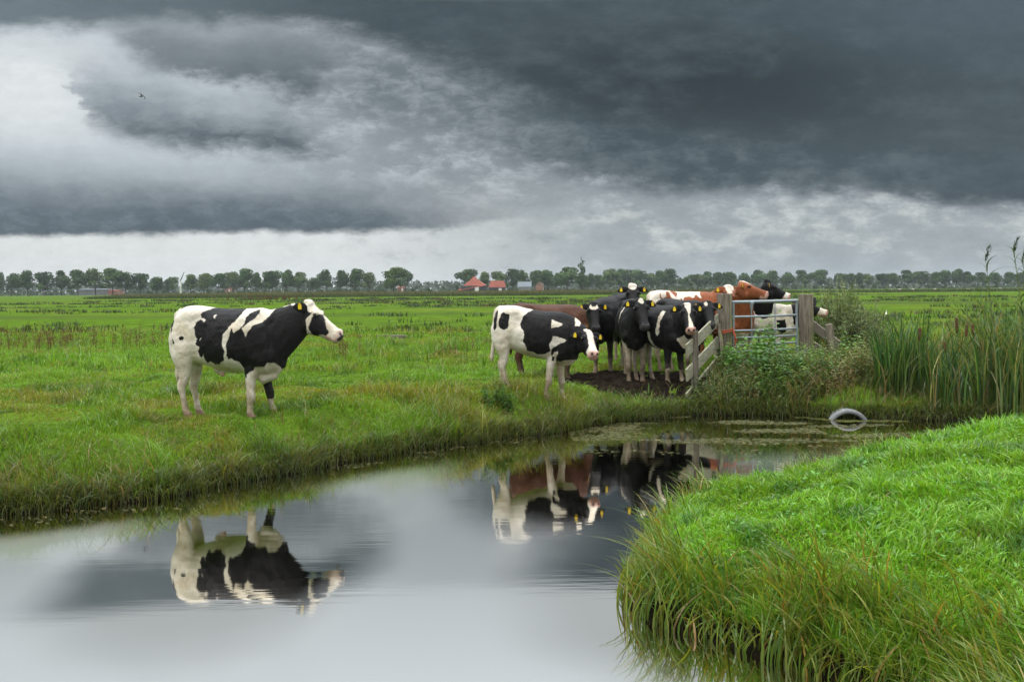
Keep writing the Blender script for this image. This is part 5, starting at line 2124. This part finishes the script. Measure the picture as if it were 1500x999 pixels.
clump('weed_clump', 'greyish shaggy weeds at the waterline below the board fence', 'weeds', X(1066, 17.05), 17.05, .62, .40, 110, .16, .42, .075, [(.060, .095, .030), (.075, .105, .035), (.05, .09, .02)], 8, seed=6, lean=.6, wide=.4)
clump('weed_clump', 'yellowing weeds on the dam above the culvert', 'weeds', X(1222, 17.6), 17.6, .75, .75, 170, .25, .62, .075, [(.10, .13, .025), (.15, .125, .04), (.07, .12, .02), (.13, .15, .03)], 9, seed=7, wide=.35)
clump('weed_clump', 'fresh green weeds around the sunken grey fence', 'weeds', X(1252, 18.9), 18.9, .7, .5, 120, .3, .72, .09, [(.075, .155, .02), (.10, .16, .024), (.06, .13, .02)], 9, seed=8, wide=.5)
clump('weed_clump', 'reddish-brown weeds around the mouth of the culvert', 'weeds', X(1212, 16.75), 16.75, .42, .36, 110, .2, .5, .065, [(.13, .085, .035), (.10, .10, .03), (.16, .12, .05)], 8, seed=9, wide=.4)
clump('weed_clump', 'shaggy olive weeds right of the culvert at the reeds', 'weeds', X(1272, 17.0), 17.0, .38, .55, 130, .3, .75, .08, [(.11, .115, .03), (.15, .12, .045), (.07, .11, .02)], 9, seed=10, wide=.35)
clump('weed_clump', 'dark green bushy weed at the water edge below the heifer', 'weeds', at_z(727, 640, .15).x, 14.75, .22, .2, 30, .25, .45, .07, [(.028, .085, .014), (.04, .10, .016)], 9, seed=12, lean=.5, wide=.45)
tt = at_z(249, 574, .52)
clump('weed_clump', 'dark green tussock in the grass behind the bull', 'weeds', tt.x, tt.y, .15, .13, 26, .10, .20, .07, [(.030, .085, .014), (.022, .065, .012)], 8, seed=13, lean=.9, wide=.3)

clump('bramble_bush', 'low round bramble bush overhanging the water right under the gate', 'bush', X(1140, 16.85), 16.85, .62, .28, 80, .18, .42, .09, [(.045, .11, .016), (.07, .13, .022), (.03, .08, .014)], 8, seed=14, lean=.6)
clump('bramble_bush', 'small pale-leaved bush at the water edge left of the culvert', 'bush', X(1185, 16.75), 16.75, .45, .26, 60, .18, .40, .08, [(.08, .13, .02), (.10, .12, .03), (.05, .10, .016)], 8, seed=15, lean=.6)

for k, (px_, Y_, lab) in enumerate(((1052, 16.75, 'low olive weeds at the water below the end of the board fence'), (1092, 16.7, 'low tangled weeds at the water under the dark bramble bush'),
                                    (1165, 16.55, 'low brownish weeds at the water before the two bramble bushes'), (1283, 16.75, 'thin straw-coloured weeds between culvert and reedmace'))):
    clump('weed_clump', lab, 'weeds', X(px_, Y_), Y_, .50, .26, 90, .12, .34, .065, [(.055, .085, .02), (.08, .10, .028), (.10, .095, .03), (.045, .075, .016)], 8, seed=20 + k, lean=.7, wide=.38)

# tall loose grass mixed into the dam
V = Veg()
r = np.random.default_rng(41)
P = scatter(3.0, 9.5, 15.8, 21.5, 300, r)
z, dn, df, wat = ground(P)
fx_ = P[:, 0] / P[:, 1]
ok = (~wat) & (df < dn) & (fx_ > .19) & ~((P[:, 1] > 18.9) & (fx_ < .285))
P, z = P[ok], z[ok]
n = len(P)
h = r.uniform(.2, .55, n) * (.6 + .8 * fbm(P * 1.3, 2, 8))
pick = r.random(n)
col = np.where((pick < .45)[:, None], np.array((.075, .12, .022)), np.where((pick < .75)[:, None], np.array((.12, .125, .03)), np.array((.19, .135, .06))))
V.blades(P, z, h, r.uniform(.007, .013, n), h * r.uniform(.2, .9, n), vary(col, n, r, .25, .15), segs=4, seed=42)
tag(V.build('dam_grass', M_grass), 'tall loose green and straw grass growing all over the dam', 'grass', kind='stuff')

# ------------------------------------------------------------------ willow shrub
def shrub(name, label, cx, cy, w, d, h, nb, seed, cols, leaf=(.07, .014)):
    r = np.random.default_rng(seed)
    bz = gz(cx, cy)
    root = empty(name, (cx, cy, bz))
    tag(root, label, 'shrub')
    V = Veg()
    b = MB()
    for k in range(nb):
        a = r.uniform(0, 2 * math.pi)
        rr = math.sqrt(r.random())
        tx, ty = w / 2 * rr * math.cos(a), d / 2 * rr * math.sin(a)
        hh = h * (1 - .55 * rr ** 2) * r.uniform(.65, 1.12)
        p0 = np.array([tx * .25, ty * .25, -.05])
        p2 = np.array([tx, ty, hh])
        p1 = np.array([tx * .55, ty * .55, hh * .62])
        t = np.linspace(0, 1, 6)[:, None]
        pts = p0 * (1 - t) ** 2 + p1 * 2 * t * (1 - t) + p2 * t * t
        if k % 2 == 0:
            b.tube([tuple(p) for p in pts], [.012, .010, .008, .006, .004, .002], 5)
        m_ = 46
        tt = r.uniform(.12, 1, m_)[:, None]
        q = p0 * (1 - tt) ** 2 + p1 * 2 * tt * (1 - tt) + p2 * tt * tt
        q = q + r.normal(0, .05, (m_, 3)) * (1.4 - tt)
        D = r.normal(0, .7, (m_, 3)) + np.array([tx * .5, ty * .5, .7])
        c = np.array(cols[r.integers(len(cols))])
        V.leaves(q, D, r.normal(size=(m_, 3)), r.uniform(.6, 1.4, m_) * leaf[0], r.uniform(.7, 1.3, m_) * leaf[1], vary(c, m_, r, .22, .1))
    b.build('branch', M_bark, root)
    V.build('foliage', M_leaf, root)
    return root


WC = [(.18, .225, .11), (.14, .19, .08), (.21, .25, .12), (.11, .16, .06)]
shrub('willow_shrub', 'grey-green willow shrub right of the post with the black box', X(1232, 20.9), 20.9, 1.55, 1.4, 1.55, 210, 3, WC, (.085, .018))
shrub('willow_shrub', 'lower outer willow shrub sloping down towards the open meadow', X(1273, 21.3), 21.3, 1.1, 1.2, 1.12, 120, 4, WC, (.085, .018))
# airy shoots that stand above the shrub
V = Veg()
r = np.random.default_rng(44)
for px, top in ((1176, 402), (1190, 396), (1222, 398), (1234, 404), (1257, 408), (1180, 412), (1210, 415)):
    x = X(px, 20.8)
    hz = EYE + ray(px, top)[1] * 20.8
    b0 = gz(x, 20.8)
    for k in range(3):
        stem_plant(V, r, (x + r.normal(0, .05), 20.8 + r.normal(0, .08), b0 + .3), (hz - b0 - .3) * r.uniform(.85, 1.0), 30, .055, WC[r.integers(4)], lean=.08, pair=True, wide=.28, droop=-.2)
o = rel_build(V, 'willow_shoots', M_leaf, (X(1210, 20.8), 20.8, gz(X(1210, 20.8), 20.8)))
tag(o, 'thin pale shoots standing above the willow shrub', 'shoots', kind='stuff')

# ------------------------------------------------------------------ reeds
V = Veg()
r = np.random.default_rng(51)


def reed_patch(px0, px1, Y0, Y1, n, h0, h1, cols, w0=.016, w1=.030, lean=(.05, .35)):
    px = r.uniform(px0, px1, n)
    Y = r.uniform(Y0, Y1, n)
    x = (px - 750) / 1500 * Y
    P = np.column_stack([x, Y])
    z = np.maximum(ground(P)[0], -.05)
    h = r.uniform(h0, h1, n) * (.75 + .5 * fbm(P * 1.5, 2, 14))
    c = np.asarray(cols)[r.integers(0, len(cols), n)]
    V.blades(P, z, h, r.uniform(w0, w1, n), h * r.uniform(*lean, n), vary(c, n, r, .25, .12), segs=5, curl=.9, seed=int(r.integers(1e6)))


DK = [(.036, .100, .026), (.055, .125, .030), (.080, .155, .030), (.032, .082, .028)]
MXD = [(.08, .16, .034), (.13, .21, .036), (.21, .20, .06), (.08, .135, .04), (.26, .19, .08)]
reed_patch(1281, 1358, 16.1, 16.8, 260, .65, 1.32, DK, .018, .034, (.03, .40))
reed_patch(1281, 1362, 16.1, 16.8, 110, .35, .8, [(.13, .165, .03), (.20, .17, .05), (.09, .14, .03)], .014, .026, (.2, .8))
reed_patch(1358, 1530, 15.6, 16.8, 620, .55, 1.30, DK + DK + MXD, .016, .032, (.03, .55))
reed_patch(1385, 1530, 16.9, 19.0, 330, .55, 1.2, MXD, .014, .028, (.05, .6))
reed_patch(1425, 1535, 15.6, 18.0, 270, 1.15, 1.95, MXD + DK, .014, .026, (.1, .6))
reed_patch(1462, 1540, 14.9, 16.2, 130, 1.0, 1.85, DK + MXD, .016, .030, (.05, .5))
reed_patch(1290, 1500, 18.5, 21.5, 380, .35, .8, [(.085, .135, .025), (.13, .14, .035), (.17, .13, .05)], .010, .02, (.1, .6))
tag(V.build('reed_bed', M_grass), 'tall dark green reedmace leaves crowding the end of the ditch', 'reeds', kind='stuff')
# broken dead leaves at the foot
V = Veg()
n = 90
P = np.column_stack([r.uniform(-.09, .11, n) + 6.45, r.uniform(15.9, 16.5, n)])
P[:45, 0] -= .45
h = r.uniform(.15, .6, n)
V.blades(P, np.full(n, -.02), h, r.uniform(.02, .035, n), h * r.uniform(.5, 1.4, n), vary(np.array((.17, .11, .055)), n, r, .3, .1), segs=4, seed=53)
tag(V.build('dead_leaves', M_grass), 'broken brown dead leaves at the foot of the reedmace', 'reeds', kind='stuff')

# reedmace with brown heads
M_head = plain('reedmace_head', (.075, .032, .016), (.12, .055, .028), 40, .9, .4)
M_stalk = plain('reed_stalk', (.10, .14, .04), (.16, .18, .06), 10, .7, .1)
for px, yt, yb in ((1347.5, 480, 499), (1416, 475, 493), (1424.5, 475, 490), (1401, 465, 488), (1383, 500, 515), (1437, 500, 516), (1470, 492, 508), (1449, 520, 534), (1484, 508, 524)):
    Y = random.uniform(16.1, 16.9)
    tp, bt = at_depth(px, yt, Y), at_depth(px + random.uniform(-1, 1), yb, Y)
    base = Vector((bt.x + random.uniform(-.08, .08), Y + random.uniform(-.05, .1), 0))
    base.z = max(0, gz(base.x, base.y)) - .05
    rt = empty('reedmace', base)
    tag(rt, 'brown-headed reedmace standing in the reed bed right of the culvert' if px > 1360 else 'lone brown-headed reedmace above the left clump of dark reed leaves', 'reedmace', 'brown-headed reedmace in the reed bed' if px > 1360 else None)
    b = MB()
    b.tube([(0, 0, 0), ((bt.x - base.x) * .6, (bt.y - base.y) * .6, (bt.z - base.z) * .6), tuple(bt - base), tuple(tp - base + (tp - bt) * .35)], [.008, .007, .005, .002], 6)
    b.build('stalk', M_stalk, rt, True)
    b = MB()
    d = tp - bt
    b.tube([tuple(bt - base + d * k) for k in (0, .06, .5, .94, 1)], [.007, .021, .024, .021, .006], 10)
    b.build('seed_head', M_head, rt, True)

# tall common reed with drooping plumes
M_plume = leafmat('reed_plume', .2, .8, .1)
for px, top, Y, lab in ((1443, 374, 15.2, 'tall reed with a feathery plume, left of the two tallest reeds'), (1484, 362, 15.0, 'tallest reed with an upright plume at the right edge'), (1497, 378, 15.3, 'tall reed with a drooping plume behind the tallest one')):
    tp = at_depth(px, top, Y)
    base = Vector((tp.x + random.uniform(.1, .25), Y, 0.0))
    rt = empty('common_reed', base)
    tag(rt, lab, 'reed')
    b = MB()
    H_ = tp.z
    ctrl = [(0, 0, -.1), ((tp.x - base.x) * .25, 0, H_ * .45), ((tp.x - base.x) * .7, 0, H_ * .8), (tp.x - base.x, 0, H_)]
    b.tube(ctrl, [.009, .008, .005, .002], 6)
    b.build('stalk', M_stalk, rt, True)
    V = Veg()
    r = np.random.default_rng(int(px))
    m_ = 17
    t = np.linspace(.40, .985, m_)
    Pz = H_ * t
    Px = np.interp(t, [0, .45, .8, 1], [c[0] for c in ctrl])
    sgn = np.where(np.arange(m_) % 2 == 0, 0.0, math.pi) + r.normal(0, .5, m_) + (0.0)
    V.blades(np.column_stack([Px, np.zeros(m_)]), Pz, r.uniform(.22, .36, m_), np.full(m_, .024), r.uniform(.14, .40, m_), vary(np.array((.06, .12, .035)), m_, r, .2, .1), segs=5, curl=.8, dirs=sgn, seed=int(px))
    V.build('leaves', M_leaf, rt)
    V = Veg()
    m_ = 60
    t = r.uniform(.0, 1, m_)
    q = np.column_stack([(tp.x - base.x) + r.normal(0, .010, m_) + t * .05, r.normal(0, .010, m_), H_ - .10 + t * .20])
    D = np.column_stack([r.normal(.30, .15, m_), r.normal(0, .2, m_), r.uniform(.5, 1, m_)])
    V.leaves(q, D, r.normal(size=(m_, 3)), r.uniform(.04, .11, m_), r.uniform(.006, .014, m_), vary(np.array((.06, .075, .05)), m_, r, .25, .1))
    V.build('plume', M_plume, rt)

# ------------------------------------------------------------------ floating weed, flowers
V = Veg()
r = np.random.default_rng(61)


def floaters(n, box, sz, col, cond):
    P = np.column_stack([r.uniform(box[0], box[1], n), r.uniform(box[2], box[3], n)])
    z, dn, df, wat = ground(P)
    ok = wat & cond(P, dn, df)
    P = P[ok]
    n = len(P)
    a = r.uniform(0, 6.28, n)
    s_ = r.uniform(.4, 1.2, n) * sz
    t = np.linspace(0, 2 * np.pi, 6, endpoint=False)
    ring_ = np.stack([np.cos(t), np.sin(t)], 1)
    v = P[:, None, :] + ring_[None] * (s_[:, None, None] * np.array([1.6, .8])[None, None])
    zz = np.full((n, 6, 1), 0.004) + r.uniform(0, .002, (n, 1, 1))
    v = np.concatenate([v, zz], 2).reshape(-1, 3)
    V.add(v, np.arange(n * 6), np.full(n, 6), np.repeat(vary(np.array(col), n, r, .25, .15), 6, 0))


fb = lambda P, sc, sd: fbm(P * sc, 3, sd)
floaters(52000, (.8, 6.8, 12.0, 17.0), .016, (.12, .125, .045), lambda P, dn, df: r.random(len(P)) < sstep(fb(P, np.array([.8, 2.2]), 3), .47, .62) * sstep(P[:, 1], 12.3, 14.5) * .55)
floaters(9000, (4.4, 6.0, 15.0, 16.9), .014, (.15, .17, .05), lambda P, dn, df: (df < .10 + .30 * fb(P, 2.4, 7)) & (r.random(len(P)) < .6))
floaters(30000, (-6.5, 3.0, 7.5, 15.5), .012, (.16, .155, .075), lambda P, dn, df: (df < .75) & (r.random(len(P)) < sstep(fb(P, np.array([.9, 3.0]), 9), .52, .66) * .65 * sstep(df, .75, .1)))
tag(V.build('duckweed', M_leaf), 'scattered duckweed and floating scum along the far shore', 'duckweed', kind='stuff')

# pale purple water mint at the left shore
M_petal = plain('mint_flower', (.34, .26, .38), (.44, .36, .46), 30, .9, .2)
M_stem = plain('mint_stem', (.05, .08, .02), (.08, .10, .03), 20, .9, .2)
r = np.random.default_rng(71)
spots = [(259, 671), (264, 675), (272, 676), (281, 682), (288, 672), (301, 686), (304, 684), (313, 666), (326, 677), (240, 695), (255, 691), (222, 705), (232, 704), (247, 702), (366, 665), (395, 687), (290, 690), (270, 690)]
for k, (px, py) in enumerate(spots):
    p = at_z(px, py, .36)
    for it in range(8):
        zz = max(gz(p.x, p.y), 0)
        p = at_z(px, py, zz + .22)
    zz = max(gz(p.x, p.y), 0)
    if zz < .12:
        continue
    rt = empty('mint_flower', (p.x, p.y, zz))
    tag(rt, 'pale purple flower head on a thin stem in the shore grass near the bull', 'flower', 'pale purple flowers on the left shore')
    b = MB()
    b.tube([(0, 0, -.02), (.005, 0, .12), (0, 0, .22)], [.003, .002, .002], 5)
    b.build('stem', M_stem, rt)
    b = MB()
    for j in range(14):
        a = r.uniform(0, 6.28)
        e_ = r.uniform(-.3, 1.2)
        d = Vector((math.cos(a) * math.cos(e_), math.sin(a) * math.cos(e_), math.sin(e_)))
        b.tube([Vector((0, 0, .22)), Vector((0, 0, .22)) + d * .010, Vector((0, 0, .22)) + d * .016], [.002, .0045, .001], 5)
    b.build('blossom', M_petal, rt)

# broad leaves among the lawn
V = Veg()
r = np.random.default_rng(81)
P = scatter(1.2, 5.0, 4.6, 10.5, 7, r)
z, dn, df, wat = ground(P)
ok = (~wat) & (dn > .5) & (dn < df) & (np.abs(P[:, 0]) < .52 * P[:, 1])
for (x, y), zz in zip(P[ok], z[ok]):
    m_ = r.integers(4, 9)
    a = r.uniform(0, 6.28, m_)
    q = np.tile([x, y, zz + .07], (m_, 1)) + r.normal(0, .025, (m_, 3)) * np.array([1, 1, .5])
    V.leaves(q, np.column_stack([np.cos(a), np.sin(a), r.uniform(-.05, .5, m_)]), np.column_stack([r.normal(0, .3, m_), r.normal(0, .3, m_), np.ones(m_)]), r.uniform(.03, .07, m_), r.uniform(.018, .036, m_), vary(np.array((.10, .27, .03)), m_, r, .2, .1))
tag(V.build('broadleaf_weeds', M_leaf), 'low broad-leaved weeds scattered in the near lawn', 'weeds', kind='stuff')
